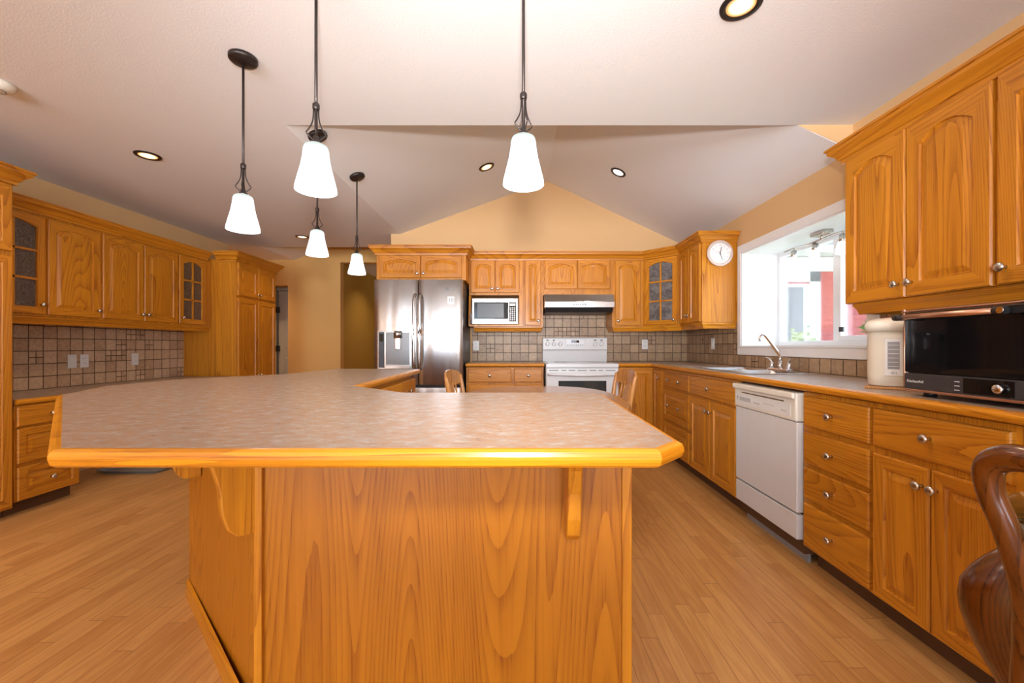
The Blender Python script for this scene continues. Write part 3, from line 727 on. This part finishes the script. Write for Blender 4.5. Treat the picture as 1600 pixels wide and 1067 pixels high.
for a, b in ((.03, .13), (.16, .21), (.235, .30), (.33, .42), (.455, .52), (.545, .59), (.62, .72)): m.box(a, b, -.0105, -.007, .838, .848)
m.build('vent_slots', 'grey_print', od)
MB().box(.004, W-.004, -.006, .03, .035, .19).build('storage_drawer', 'enamel', t, bevel=.006)

# ------------------------------------------------------------------ dishwasher
t = thing('dishwasher', 'off-white dishwasher built in between the oak cabinets', 'dishwasher', (FX, 2.692, 0), R_); W = .60
MB().box(.006, W-.004, .03, .57, .05, .868).build('dishwasher_body', 'kick', t)
m = MB(); m.box(.004, W-.004, -.012, .04, .715, .862); pn = m.build('control_panel', 'almond', t, bevel=.008)
MB().box(.004, W-.004, -.030, -.010, .828, .862).build('handle_lip', 'almond', t, bevel=.009)
MB().box(.03, W-.045, -.0135, -.011, .735, .800).build('label_strip', 'plate', t)
MB().box(.09, .50, -.0138, -.011, .806, .812).build('vent_slot', 'kick', t)
m = MB()
for i in range(7): m.box(.07+i*.018, .083+i*.018, -.0155, -.013, .757, .781)
m.box(.04, .055, -.0155, -.013, .76, .785)
for i in range(3): m.box(.225+i*.022, .235+i*.022, -.0155, -.013, .757, .765)
for i in range(6): m.box(.32+i*.018, .326+i*.018, -.0155, -.013, .77, .774)
for i in range(3): m.box(.48+i*.018, .492+i*.018, -.0155, -.013, .757, .762)
m.build('button_print', plain('pale_grey_print', (.45, .44, .42), .5), t)
MB().box(.006, W-.006, -.006, .03, .255, .712).build('door_panel', 'enamel', t, bevel=.004)
MB().box(.006, W-.006, -.006, .03, .12, .245).build('lower_panel', 'enamel', t, bevel=.004)
MB().box(.02, W-.02, .06, .075, .0, .11).build('kick_plate', plain('grey_kick_plate', (.33, .32, .31), .4), t)

# ------------------------------------------------------------------ sink and faucet
t = thing('kitchen_sink', 'double bowl stainless steel sink set in the worktop', 'sink', (0, 0, 0))
m = MB(); zr = ZT+.006
def ring(x0, x1, y0, y1, z): return [(x0, y0, z), (x1, y0, z), (x1, y1, z), (x0, y1, z)]
# rim with two openings
ym = 3.08
for b in ((1.47, 1.97, 2.67, 2.71), (1.47, 1.97, 3.45, 3.49), (1.47, 1.51, 2.71, 3.45), (1.86, 1.97, 2.71, 3.45), (1.51, 1.86, ym-.02, ym+.02)): m.box(b[0], b[1], b[2], b[3], ZT, zr)
m.build('sink_rim', 'steel_sink', t, bevel=.002)
for a, b in ((2.71, ym-.02), (ym+.02, 3.45)):
    k = MB(); k.loft([ring(1.51, 1.86, a, b, zr-.001), ring(1.517, 1.853, a+.007, b-.007, ZT-.02), ring(1.53, 1.84, a+.02, b-.02, ZT-.17)], False, True); k.build('sink_bowl', 'steel_sink', t)
t = thing('kitchen_faucet', 'chrome two-handle faucet with angled spout under the window', 'faucet', (1.925, 3.06, zr))
m = MB(); m.box(-.025, .025, -.12, .12, 0, .014); m.build('base_plate', 'chrome', t, bevel=.006)
m = MB(); m.lathe([(.02, .012), (.015, .04), (.012, .07)], n=16)
m.tube([(0, 0, .05), (0, 0, .085), (-.006, 0, .115), (-.05, .005, .18), (-.098, .008, .245), (-.115, .01, .258), (-.133, .01, .254), (-.142, .01, .235), (-.143, .01, .212)], [.012, .011, .011, .010, .009, .009, .009, .010, .011], 14); m.build('spout', 'chrome', t)
for s in (-1, 1):
    m = MB(); m.lathe([(.018, .01), (.014, .03), (.017, .045), (.010, .055)], (0, s*.10, 0), n=16)
    m.tube([(0, s*.10, .048), (-.005, s*.105, .065), (-.012, s*.125, .082), (-.02, s*.15, .088)], [.008, .007, .006, .005], 10); m.build('lever_handle', 'chrome', t)

# ------------------------------------------------------------------ clock
t = thing('wall_clock', 'round white wall clock hung on the oak cabinet end panel', 'clock', (1.857, 3.848, 1.952))
m = MB(); m.lathe([(.085, -.004), (.118, -.004), (.122, -.018), (.115, -.028), (.098, -.024), (.092, -.016)], axis='y', n=48); m.build('rim', plain('pale_pink_frame', (.62, .50, .44), .2), t)
m = MB(); m.lathe([(.0005, -.0175), (.094, -.0175), (.094, -.005)], axis='y', n=48, smooth=False); m.build('dial', 'white', t)
for i in range(1, 13):
    a = PI/2-i*PI/6; text('numeral', str(i), .018, 'grey_print', t, (.074*math.cos(a), -.018, .074*math.sin(a)), (PI/2, 0, 0), .0003)
def hand(a, l, w_, name, mat):
    m = MB(); m.box(-w_, w_, -.0015, 0, -.015, l); o = m.build(name, mat, t, (0, -.020, 0)); o.rotation_euler = (0, a, 0)
hand(math.radians(12), .058, .0022, 'hour_hand', 'black'); hand(math.radians(162), .068, .0018, 'minute_hand', 'black')
hand(math.radians(-70), .075, .0007, 'second_hand', plain('red_hand', (.5, .08, .05), .4))

# ------------------------------------------------------------------ outlets
def outlet(label, loc, rz, kind='outlet'):
    t = thing('wall_outlet' if kind == 'outlet' else 'light_switch', label, 'outlet' if kind == 'outlet' else 'switch', loc, rz, 'white plates on the tile splashbacks')
    MB().box(-.036, .036, -.006, 0, -.058, .058).build('cover_plate', 'plate', t, bevel=.003)
    if kind == 'outlet':
        for z in (-.022, .022):
            m = MB(); m.box(-.017, .017, -.008, -.005, z-.015, z+.015); s_ = m.build('socket', 'plate', t, bevel=.003)
            m = MB(); m.box(-.008, -.005, -.0085, -.0075, z-.004, z+.007); m.box(.005, .008, -.0085, -.0075, z-.004, z+.007); m.build('slots', 'grey_print', s_)
    else: MB().box(-.017, .017, -.010, -.005, -.033, .033).build('rocker', 'plate', t, bevel=.002)
outlet('white switch plate, left one of the close pair above the desk', (XL+.013, 3.575, .965), L_, 'switch')
outlet('white outlet, right one of the close pair above the desk', (XL+.013, 3.675, .965), L_)
outlet('single white outlet nearest the pantry above the desk', (XL+.013, 4.16, .965), L_)
outlet('white outlet on brown tiles between fridge and range', (-.508, YB-.013, 1.10), 0)
outlet('white outlet on brown tiles right of the range', (1.515, YB-.013, 1.115), 0)
outlet('white switch on brown tiles below the clock cabinet', (XR-.013, 4.31, 1.12), R_, 'switch')

# ------------------------------------------------------------------ black countertop oven
t = thing('countertop_oven', 'black countertop oven with copper coloured handle on the right worktop', 'oven', (1.46, 1.575, ZT), R_); W = .50
MB().box(0, W, .012, .38, .018, .312).build('oven_body', 'dark', t, bevel=.008)
dr = MB().box(.006, W-.006, -.004, .014, .088, .306).build('oven_door', 'blackglass', t, bevel=.003)
m = MB(); m.tube([(.004, .0, .03), (.001, .0, .30), (.008, 0, .312), (.03, 0, .3135), (.47, 0, .3135)], .004, 8); m.build('edge_trim', 'copperbar', t)
MB().box(.004, W-.004, -.003, .012, .017, .026).build('bottom_trim', 'copperbar', t, bevel=.002)
MB().box(.006, W-.006, -.004, .012, .027, .084).build('control_panel', plain('charcoal_panel', (.045, .042, .045), .35), t, bevel=.002)
text('brand_lettering', 'KitchenAid', .014, 'plate', t, (.048, -.0045, .055), (PI/2, 0, 0), .0003)
m = MB()
for j in range(3): m.box(.186, .202, -.0048, -.003, .037+j*.014, .0395+j*.014)
m.build('menu_marks', 'plate', t)
MB().box(.215, .355, -.006, -.003, .031, .08).build('display', 'blackglass', t)
m = MB(); m.lathe([(.014, 0), (.014, -.014), (.012, -.017), (.001, -.017)], (.322, -.005, .055), axis='y', n=24); m.build('dial_knob', 'chrome', t)
h = MB(); h.tube([(.02, -.045, .290), (.345, -.045, .290)], .0095, 16, up=(0, 1, 0)); h.build('handle', 'copperbar', dr)
for xx, ba, bb in ((.010, .005, .02), (.338, .345, .42)):
    m = MB(); m.tube([(xx, -.045, .29), (xx+.03, -.045, .29)], .012, 14, up=(0, 1, 0))
    m.box(ba, bb, -.045 if ba < .1 else -.03, 0, .281, .300); m.build('handle_bracket', 'black', dr)
m = MB(); m.lathe([(.0095, -.003), (.0095, .0)], (.362, -.055, .29), axis='y', n=16); m.build('handle_stud', 'chrome', dr)
for x in (.05, .45):
    for y in (.05, .32): MB().lathe([(.018, 0), (.018, .019)], (x, y, 0), n=14).build('foot', 'black', t)

# ------------------------------------------------------------------ hot water dispenser
t = thing('hot_water_dispenser', 'cream electric hot water pot with a window gauge beside the black oven', 'hot water pot', (1.665, 1.83, ZT+.012), -PI*.25)
def sq(w_, d_, z, r_, dy=0, n=6):
    P = []
    for cx, cy, a0 in ((w_-r_, d_-r_, 0), (-w_+r_, d_-r_, PI/2), (-w_+r_, -d_+r_, PI), (w_-r_, -d_+r_, 3*PI/2)):
        for k in range(n+1): a = a0+PI/2*k/n; P.append((cx+r_*math.cos(a), cy+r_*math.sin(a)+dy, z))
    return P
m = MB(); m.loft([sq(.088, .10, 0, .05), sq(.094, .106, .006, .055), sq(.096, .108, .05, .055), sq(.096, .108, .215, .055), sq(.098, .11, .235, .055)], smooth=True); m.build('pot_body', 'cream', t)
m = MB(); m.loft([sq(.099, .112, .232, .055), sq(.102, .125, .240, .055, -.012), sq(.102, .13, .262, .055, -.014), sq(.094, .115, .282, .055, -.01), sq(.07, .09, .292, .05)], smooth=True); ld = m.build('lid', 'almond', t)
m = MB(); m.prism([(.035, -.09), (-.035, -.09), (-.03, -.03), (.03, -.03)], .288, .2935); m.build('button_panel', plain('rose_print', (.55, .25, .18), .4), ld)
MB().box(-.035, .030, -.111, -.106, .045, .205).build('gauge_frame', 'plate', t, bevel=.003)
gw = MB().box(-.024, .014, -.113, -.110, .075, .19).build('water_gauge', plain('grey_gauge', (.22, .23, .27), .2), t)
m = MB()
for i in range(6): m.box(-.022, .012, -.114, -.1125, .085+i*.018, .087+i*.018)
m.build('gauge_marks', 'plate', t)
text('gauge_lettering', '40L', .016, 'grey_print', t, (-.003, -.1115, .058), (PI/2, 0, 0), .0003)
tag(MB().box(-.10, .10, -.12, .10, 0, .011).build('trivet', 'oak_chair', None, (1.665, 1.83, ZT), (0, 0, -PI*.25), bevel=.003), 'thin wooden trivet under the hot water pot', 'trivet')

# ------------------------------------------------------------------ pendants
def shade_mat():
    t = NT('frosted_lit_glass'); z = t.sep(t.obj())[2]
    e = t.n('ShaderNodeEmission'); e.inputs[0].default_value = (1, .97, .90, 1)
    t.put(e.inputs[0], t.ramp(t.rng(z, 0, .165), [(0, (1, .98, .92)), (.6, (1, .98, .92)), (1, (.93, .97, .80))]))
    t.put(e.inputs[1], t.rng(z, .07, .155, 1.6, .50))
    t.t.links.new(e.outputs[0], t.out.inputs[0]); return t.m
M['shade'] = shade_mat()
GP = 'pendant lamps over the island'
def pendant(label, x, y, zb, zc, slope=0):
    t = thing('pendant_lamp', label, 'pendant lamp', (x, y, zb), 0, GP)
    m = MB()
    prof = [(.069, 0), (.068, .012), (.060, .045), (.050, .085), (.044, .12), (.042, .145), (.038, .157), (.028, .163), (.012, .165)]
    m.lathe(prof, n=40, caps=False); m.lathe([(r_-.004, z) for r_, z in prof], n=40, caps=False)
    o = m.build('glass_shade', 'shade', t); o.visible_shadow = True
    m = MB(); m.lathe([(.008, .155), (.018, .166), (.018, .172), (.010, .178), (.010, .19), (.006, .195)], n=20)
    m.build('shade_cap', 'bronze', t)
    m = MB(); m.tube([(0, 0, .17), (0, 0, zc-zb-.012)], .0052, 12); m.lathe([(.010, .285), (.012, .292), (.012, .305), (.009, .31)], n=16); m.build('stem', 'bronze', t)
    m = MB()
    for k in range(4):
        a = k*PI/2+.4; pts = []
        for (r_, z) in ((.008, .295), (.009, .26), (.014, .235), (.024, .215), (.031, .203), (.026, .195), (.016, .185), (.009, .176)):
            pts.append((r_*math.cos(a), r_*math.sin(a), z))
        m.tube(pts, .0024, 8)
    m.build('wire_scroll', 'bronze', t)
    m = MB(); m.lathe([(.012, -.026), (.055, -.02), (.060, -.014), (.060, 0)], n=36); m.build('canopy', 'bronze', t, (0, 0, zc-zb), (0, -slope, 0))
    light('bulb', 'POINT', (0, 0, .05), 2.2, (1, .84, .60), parent=t, shadow_soft_size=.03)
    return t
sl = math.atan(.36)
pendant('pendant lamp nearest the left wall, its oval canopy fully in view', -1.28, 1.935, 1.636, ZC)
pendant('large pendant lamp over the island, second from left, its rod leaving the frame top', -.714, 1.468, 1.645, ZC)
pendant('large pendant lamp on its own in front of the gable wall', .017, 1.40, 1.641, ZC)
pendant('small pendant lamp hanging directly below the large second lamp', -1.315, 2.72, 1.69, ZC+.36*.105, sl)
pendant('smallest and farthest pendant lamp beside the fridge cabinet', -1.312, 3.38, 1.682, ZC+.36*.108, sl)

# ------------------------------------------------------------------ recessed lights, smoke detector
def lampmat(name, edge, s):  # bulb in the middle, the reflector's glow is coloured into the rim
    t = NT(name); p = t.sep(t.obj()); r = t.math('SQRT', t.math('ADD', t.math('MULTIPLY', p[0], p[0]), t.math('MULTIPLY', p[1], p[1])))
    e = t.n('ShaderNodeEmission'); f = t.rng(r, .020, .052); t.put(e.inputs[0], t.mix(f, (1, .88, .68), edge)); t.put(e.inputs[1], t.math('MULTIPLY_ADD', f, -s*.72, s))
    t.t.links.new(e.outputs[0], t.out.inputs[0]); return t.m
M['lamp_warm'] = lampmat('bulb_glow_warm', (1, .42, .10), 2.2); M['lamp_white'] = lampmat('bulb_glow_white', (.8, .7, .6), 2.2)
def downlight(label, loc, tilt, mat='lamp_warm', e=14, col=(1, .66, .36)):
    t = thing('recessed_light', label, 'ceiling light', loc, 0, 'round recessed lights in the ceiling'); t.rotation_euler = (0, tilt, 0)
    m = MB(); m.lathe([(.078, 0), (.076, -.006), (.060, -.008), (.054, -.002)], n=36, caps=False); m.build('trim_ring', 'bronze', t)
    m = MB(); m.lathe([(.0005, -.004), (.054, -.004)], n=32, caps=False); m.build('bulb_glow', mat, t)
    light('lamp', 'SPOT', (0, 0, -.02), e, col, parent=t, spot_size=2.2, spot_blend=.8, shadow_soft_size=.05)
downlight('recessed light in the flat ceiling above the desk cabinets', (-2.61, 2.93, ZC), 0)
downlight('large bright recessed light cut by the top edge of the picture', (.876, 1.637, ZC), 0)
downlight('recessed light far off near the hallway, partly behind a pendant shade', (-2.66, 5.12, ZC), 0)
downlight('recessed light on the left slope of the vault, glowing orange', (-.31, 4.05, 2.84), -sl, e=9)
downlight('recessed light on the right slope of the vault, glowing white', (.97, 4.04, 2.784), math.atan(.4715), 'lamp_white', 9, (1, .85, .65))
downlight('recessed light added over the hallway, hidden behind the pantry', (-4.22, 6.05, ZC), 0, e=34, col=(1, .64, .30))  # hidden lamp added to give the hallway its warm light
downlight('added recessed light out of view over the left side', (-2.6, .6, ZC), 0, e=22)  # added out of frame to raise the brightness on this side
downlight('added recessed light behind the camera over the right side', (.9, -.6, ZC), 0, e=18)  # unseen extra lamp, put in to raise the room's light level
downlight('unseen recessed light added to brighten the passage beyond the hallway', (-2.2, 7.4, 2.46), 0, e=16)  # added out of sight so the olive passage walls come up brighter
t = thing('smoke_detector', 'round white smoke detector on the ceiling at the left edge', 'smoke detector', (-2.66, 2.12, ZC))
m = MB(); m.lathe([(.001, -.038), (.045, -.038), (.058, -.030), (.066, -.012), (.068, 0)], n=36); m.build('housing', 'almond', t)
m = MB(); m.lathe([(.035, -.039), (.03, -.041), (.028, -.039)], n=24, caps=False); m.build('vent_ring', 'grey_print', t)

# ------------------------------------------------------------------ track light in window recess
t = thing('track_light', 'wavy nickel track light with frosted glass spots in the window recess', 'track light', (2.20, 3.02, wz1-.012))
MB().box(-.04, .04, -.07, .07, -.028, 0).build('ceiling_mount', 'nickel', t, bevel=.008)
m = MB(); m.tube([(0.02*math.sin(k*.9), .42-.84*k/14, -.055+.012*math.sin(k*.9)) for k in range(15)], .006, 10)
m.tube([(0, 0, -.025), (0, 0, -.055)], .008, 10); m.build('wavy_bar', 'nickel', t)
M['spotglass'] = emit('lit_frosted_spot', (1, .97, .92), 2.2)
for y in (.30, .06, -.20):
    m = MB(); m.tube([(0, y, -.055), (0, y, -.085)], .005, 8); m.tube([(0, y, -.075), (-.012, y-.01, -.135)], [.020, .022], 16); h = m.build('spot_head', 'nickel', t)
    m = MB(); m.tube([(-.012, y-.01, -.133), (-.028, y-.022, -.205)], [.026, .036], 18); m.build('glass_shade', 'spotglass', h)

# ------------------------------------------------------------------ dining table behind the island with two oak chairs
def superell(cx, cy, a, b, n_=2.6, N=56):
    P = []
    for k in range(N):
        t_ = 2*PI*k/N; c_, s_ = math.cos(t_), math.sin(t_)
        P.append((cx+a*math.copysign(abs(c_)**(2/n_), c_), cy+b*math.copysign(abs(s_)**(2/n_), s_)))
    return P
t = thing('dining_table', 'rounded oak dining table behind the island in front of the range', 'table', (.14, 2.76, 0))
MB().prism(superell(0, 0, .54, .76), .732, .760).build('tabletop', 'oak_table', t, bevel=.010, seg=3)
m = MB(); P0 = superell(0, 0, .42, .64); m.prism(P0, .66, .732); m.build('apron', 'oak_chair', t)
for sx in (-1, 1):
    for sy in (-1, 1):
        MB().lathe([(.02, 0), (.028, .05), (.022, .12), (.034, .35), (.026, .48), (.036, .56), (.036, .73)], (sx*.34, sy*.50, 0), n=18).build('leg', 'oak_chair', t)
def oak_chair(label, loc, rz):
    t = thing('oak_chair', label, 'chair', loc, rz, 'oak chairs at the dining table')   # faces +y locally, back at -y
    m = MB(); P = [(-.20, -.19), (.20, -.19), (.225, .0), (.215, .19), (.12, .21), (-.12, .21), (-.215, .19), (-.225, 0)]
    m.prism(P, .425, .455); m.build('seat', 'oak_chair', t, bevel=.010, seg=3)
    for sx, sy in ((-1, -1), (1, -1), (-1, 1), (1, 1)):
        m = MB(); m.tube([(sx*.20, sy*.20, 0), (sx*.19, sy*.18, .15), (sx*.175, sy*.16, .30), (sx*.165, sy*.15, .43)], [.013, .020, .022, .016], 12); m.build('leg', 'oak_chair', t)
    m = MB()
    for sx in (-1, 1): m.tube([(sx*.19, -.17, .20), (sx*.19, .17, .20)], .010, 8)
    m.tube([(-.19, 0, .20), (.19, 0, .20)], .010, 8, up=(0, 1, 0)); m.build('stretcher', 'oak_chair', t)
    for sx in (-1, 1):
        m = MB(); m.tube([(sx*.185, -.175, .445), (sx*.195, -.205, .62), (sx*.205, -.235, .80), (sx*.21, -.25, .872)], [.016, .019, .016, .012], 12); m.build('back_post', 'oak_chair', t)
    L = []
    for k in range(13):
        u = -1+2*k/12; x = u*.20; y = -.250-.035*(1-u*u); hh = .895+.022*(1-u*u)-(.012 if abs(u) > .9 else 0); lo = .80-.012*(1-u*u)
        L.append([(x, y-.009, lo), (x, y+.009, lo), (x, y+.003, hh), (x, y-.012, hh)])
    MB().loft(L).build('crest_rail', 'oak_chair', t, bevel=.004)
    for u in (-.6, -.32, .32, .6):
        m = MB(); m.tube([(u*.17, -.178, .45), (u*.19, -.225-.02*(1-u*u), .65), (u*.19, -.25-.025*(1-u*u), .815)], [.006, .009, .006], 8); m.build('spindle', 'oak_chair', t)
    m = MB(); m.loft([[(-.03, -.19, .45), (.03, -.19, .45), (.03, -.18, .45), (-.03, -.18, .45)], [(-.055, -.245, .68), (.055, -.245, .68), (.055, -.236, .68), (-.055, -.236, .68)], [(-.035, -.285, .81), (.035, -.285, .81), (.035, -.276, .81), (-.035, -.276, .81)]]); m.build('back_splat', 'oak_chair', t)
    return t
oak_chair('oak spindle chair left of the dining table, in front of the fridge', (-.245, 3.13, 0), -PI/2-.10)
oak_chair('oak spindle chair right of the dining table, in front of the corner cabinet', (.60, 3.27, 0), PI/2+.10)

# ------------------------------------------------------------------ mahogany chair and glass-top table at lower right
t = thing('glass_top_table', 'round mahogany table with green-edged glass top at lower right', 'table', (1.30, .50, 0))
m = MB(); m.lathe([(.001, .752), (.484, .752), (.487, .757), (.484, .762), (.001, .762)], n=72); m.build('glass_top', 'tableglass', t)
MB().lathe([(.465, .7505), (.4835, .7505), (.4835, .7515), (.465, .7515)], n=72, caps=False).build('glass_edge', plain('dark_green_glass_edge', (.01, .04, .03), .1), t)
m = MB(); m.lathe([(.001, .748), (.455, .748), (.468, .738), (.462, .726), (.44, .72), (.001, .72)], n=72); m.build('wood_top', 'mahogany', t)
m = MB(); m.lathe([(.40, .72), (.405, .63), (.40, .622), (.385, .622), (.385, .72)], n=60, caps=False); m.build('apron', 'mahogany', t)
for k in range(4):
    a = math.radians(146+90*k); dx, dy = math.cos(a), math.sin(a)
    pts = []; rs = []
    for r_, z, q in ((.36, .715, .045), (.43, .69, .060), (.475, .63, .068), (.47, .56, .060), (.44, .46, .045), (.41, .32, .030), (.405, .18, .022), (.425, .07, .022), (.455, .03, .034), (.465, .0, .034)):
        pts.append((dx*r_, dy*r_, z)); rs.append(q)
    m = MB(); m.tube(pts, rs, 18, flat=1.0, up=(dx, dy, .2)); m.build('cabriole_leg', 'mahogany', t)
t = thing('mahogany_chair', 'dark glossy mahogany dining chair with curved back at the lower right edge', 'chair', (.968, .42, 0), -PI/2)
# local: faces +y (towards the table, world +x), back at -y
m = MB(); m.prism([(-.22, -.20), (.22, -.20), (.25, .05), (.24, .20), (.16, .235), (-.16, .235), (-.24, .20), (-.25, .05)], .40, .455); m.build('seat_frame', 'mahogany', t, bevel=.01)
m = MB(); m.loft([sq(.20, .19, .452, .06), sq(.205, .195, .475, .06), sq(.17, .16, .495, .06)], smooth=True); m.build('seat_cushion', plain('cream_seat_fabric', (.6, .52, .38), .8), t)
for sx in (-1, 1):
    m = MB(); m.tube([(sx*.20, -.19, .42), (sx*.205, -.20, .55), (sx*.195, -.210, .66), (sx*.180, -.235, .75), (sx*.182, -.26, .83), (sx*.193, -.272, .885), (sx*.188, -.278, .925), (sx*.155, -.28, .945), (sx*.10, -.28, .945)], [.021, .021, .020, .018, .016, .016, .018, .019, .016], 14, up=(0, 1, 0)); m.build('back_stile', 'mahogany', t)
    m = MB(); m.tube([(sx*.21, .19, .43), (sx*.235, .215, .36), (sx*.225, .205, .22), (sx*.21, .19, .08), (sx*.215, .205, .02), (sx*.215, .205, 0)], [.036, .038, .024, .017, .028, .026], 14); m.build('leg', 'mahogany', t)
    m = MB(); m.tube([(sx*.20, -.20, .43), (sx*.195, -.20, .25), (sx*.20, -.25, 0)], [.024, .020, .018], 12); m.build('leg', 'mahogany', t)
m = MB(); m.tube([(-.12, -.28, .945), (-.06, -.283, .958), (0, -.284, .950), (.06, -.283, .958), (.12, -.28, .945)], [.016, .02, .022, .02, .016], 14, up=(0, 1, 0)); m.build('crest_rail', 'mahogany', t)
L = []
for z, hw in ((.455, .045), (.50, .06), (.58, .035), (.70, .055), (.80, .085), (.90, .045), (.97, .06)): 
    y = -.20-.08*((z-.45)/.52); L.append([(-hw, y-.006, z), (hw, y-.006, z), (hw, y+.006, z), (-hw, y+.006, z)])
MB().loft(L).build('back_splat', 'mahogany', t, bevel=.003)

# ------------------------------------------------------------------ tray on floor under the desk
t = thing('floor_tray', 'shallow grey plastic tray lying on the floor under the desk', 'tray', (-3.36, 3.88, 0))
m = MB(); m.loft([sq(.24, .30, .0, .05), sq(.26, .32, .03, .06), sq(.275, .335, .032, .06), sq(.272, .332, .026, .06), sq(.245, .305, .006, .05)], True, True); m.build('tray_body', plain('grey_plastic', (.30, .33, .36), .25, .4), t)

# ------------------------------------------------------------------ outdoors: neighbouring house, shrubs
def siding():
    t = NT('red_lap_siding'); z = t.sep(t.obj())[2]; f = t.math('FRACT', t.math('DIVIDE', z, .15))
    col = t.mix(t.rng(f, .0, .08), (.16, .03, .03), (.50, .12, .12)); t.bump(f, .5, .01)
    return t.set(Base_Color=col, Roughness=.7)
M['siding'] = siding()
M['outwhite'] = plain('outdoor_white_paint', (.85, .85, .83), .6)
M['shingle'] = plain('grey_shingles', (.28, .28, .30), .9)
M['ground'] = plain('lawn_and_soil', (.20, .24, .10), .9)
struct(MB().box(2.5, 16, -2, 16, -.35, -.25).build('floor_outside', 'ground'))
t = thing('neighbour_house', 'red lap-sided house with white trim and eaves seen through the window', 'house', (0, 0, -.3))
MB().box(5.2, 10.5, 9.0, 9.4, 0, 3.3).build('siding_wall', 'siding', t)
m = MB(); m.box(6.28, 6.50, 8.96, 9.0, 0, 3.1); m.box(5.2, 6.5, 8.96, 9.0, 2.78, 3.0); m.box(5.2, 5.3, 8.96, 9, 0, 3.0); m.box(5.2, 8.6, 8.94, 9.0, 3.0, 3.3)
m.build('corner_board', 'outwhite', t)
fr = MB().box(5.35, 6.25, 8.95, 9.0, .9, 2.72).build('window_frame', 'outwhite', t)
MB().box(5.42, 6.12, 8.93, 8.96, .98, 2.66).build('window_pane', plain('grey_window', (.16, .14, .15), .1), fr)
m = MB(); m.prism_yz([(8.2, 3.25), (9.2, 3.35), (9.2, 3.45), (8.2, 3.35)], 4.6, 9.2); m.build('eave', 'outwhite', t)
m = MB(); m.prism_yz([(8.1, 3.36), (10.6, 4.9), (10.6, 5.0), (8.1, 3.46)], 4.5, 9.3); m.build('roof', 'shingle', t)
def leafmat(name, c):
    t = NT(name); n = t.noise(t.obj(), 20, 2); return t.set(Base_Color=t.mix(n, c, tuple(x*.6 for x in c)), Roughness=.5)
M['leaf_pale'] = leafmat('pale_green_leaves', (.45, .50, .22)); M['leaf_green'] = leafmat('bright_green_leaves', (.16, .42, .05)); M['bark'] = plain('bark', (.16, .10, .06), .9)
def shrub(name, label, loc, rx, rz_, n, ls, mat, pot=None):
    t = thing(name, label, 'plant', loc)
    m = MB()
    for i in range(n):
        a = random.uniform(0, 2*PI); ph = random.uniform(-.9, 1); rr = random.uniform(.35, 1)**.5
        c = Vector((rx*rr*math.cos(a)*math.sqrt(max(0, 1-ph*ph*.8)), rx*rr*math.sin(a)*math.sqrt(max(0, 1-ph*ph*.8)), rz_*(1+ph*rr)))
        d = Vector((random.uniform(-1,1), random.uniform(-1,1), random.uniform(-.3,.8))).normalized(); s2 = d.cross(Vector((random.uniform(-1,1), random.uniform(-1,1), random.uniform(-1,1)))).normalized()
        l = ls*random.uniform(.6, 1.3); up = d.cross(s2)*l*.12
        m.add([c, c+d*l*.45+s2*l*.28+up, c+d*l, c+d*l*.45-s2*l*.28+up], [(0,1,2,3)])
    m.build('leaves', mat, t)
    m = MB()
    for i in range(7):
        a = i*2*PI/7; m.tube([(0,0,0), (rx*.3*math.cos(a), rx*.3*math.sin(a), rz_*.7), (rx*.7*math.cos(a), rx*.7*math.sin(a), rz_*1.5)], [.012, .008, .003], 6)
    m.build('stems', 'bark', t)
    return t
GS = 'pale shrubs outside the window'
shrub('garden_shrub', 'pale leafy shrub outside at the left of the window', (4.25, 6.45, -.25), .50, .85, 520, .13, 'leaf_pale')['group'] = GS
shrub('garden_shrub', 'lower pale shrub outside in front of the red siding', (5.5, 6.1, -.25), .45, .65, 420, .12, 'leaf_pale')['group'] = GS
t = shrub('potted_plant', 'bright green potted plant outside by the right window sash', (2.62, 3.05, 1.17), .07, .07, 160, .045, 'leaf_green')
MB().lathe([(.035, -.07), (.05, 0), (.052, .004), (.001, .004)], n=20).build('pot', 'black', t)
tag(MB().box(2.44, 2.80, 2.85, 3.35, 1.06, 1.10).build('sill_shelf', 'outwhite'), 'outdoor ledge under the potted plant beyond the glass', 'shelf')
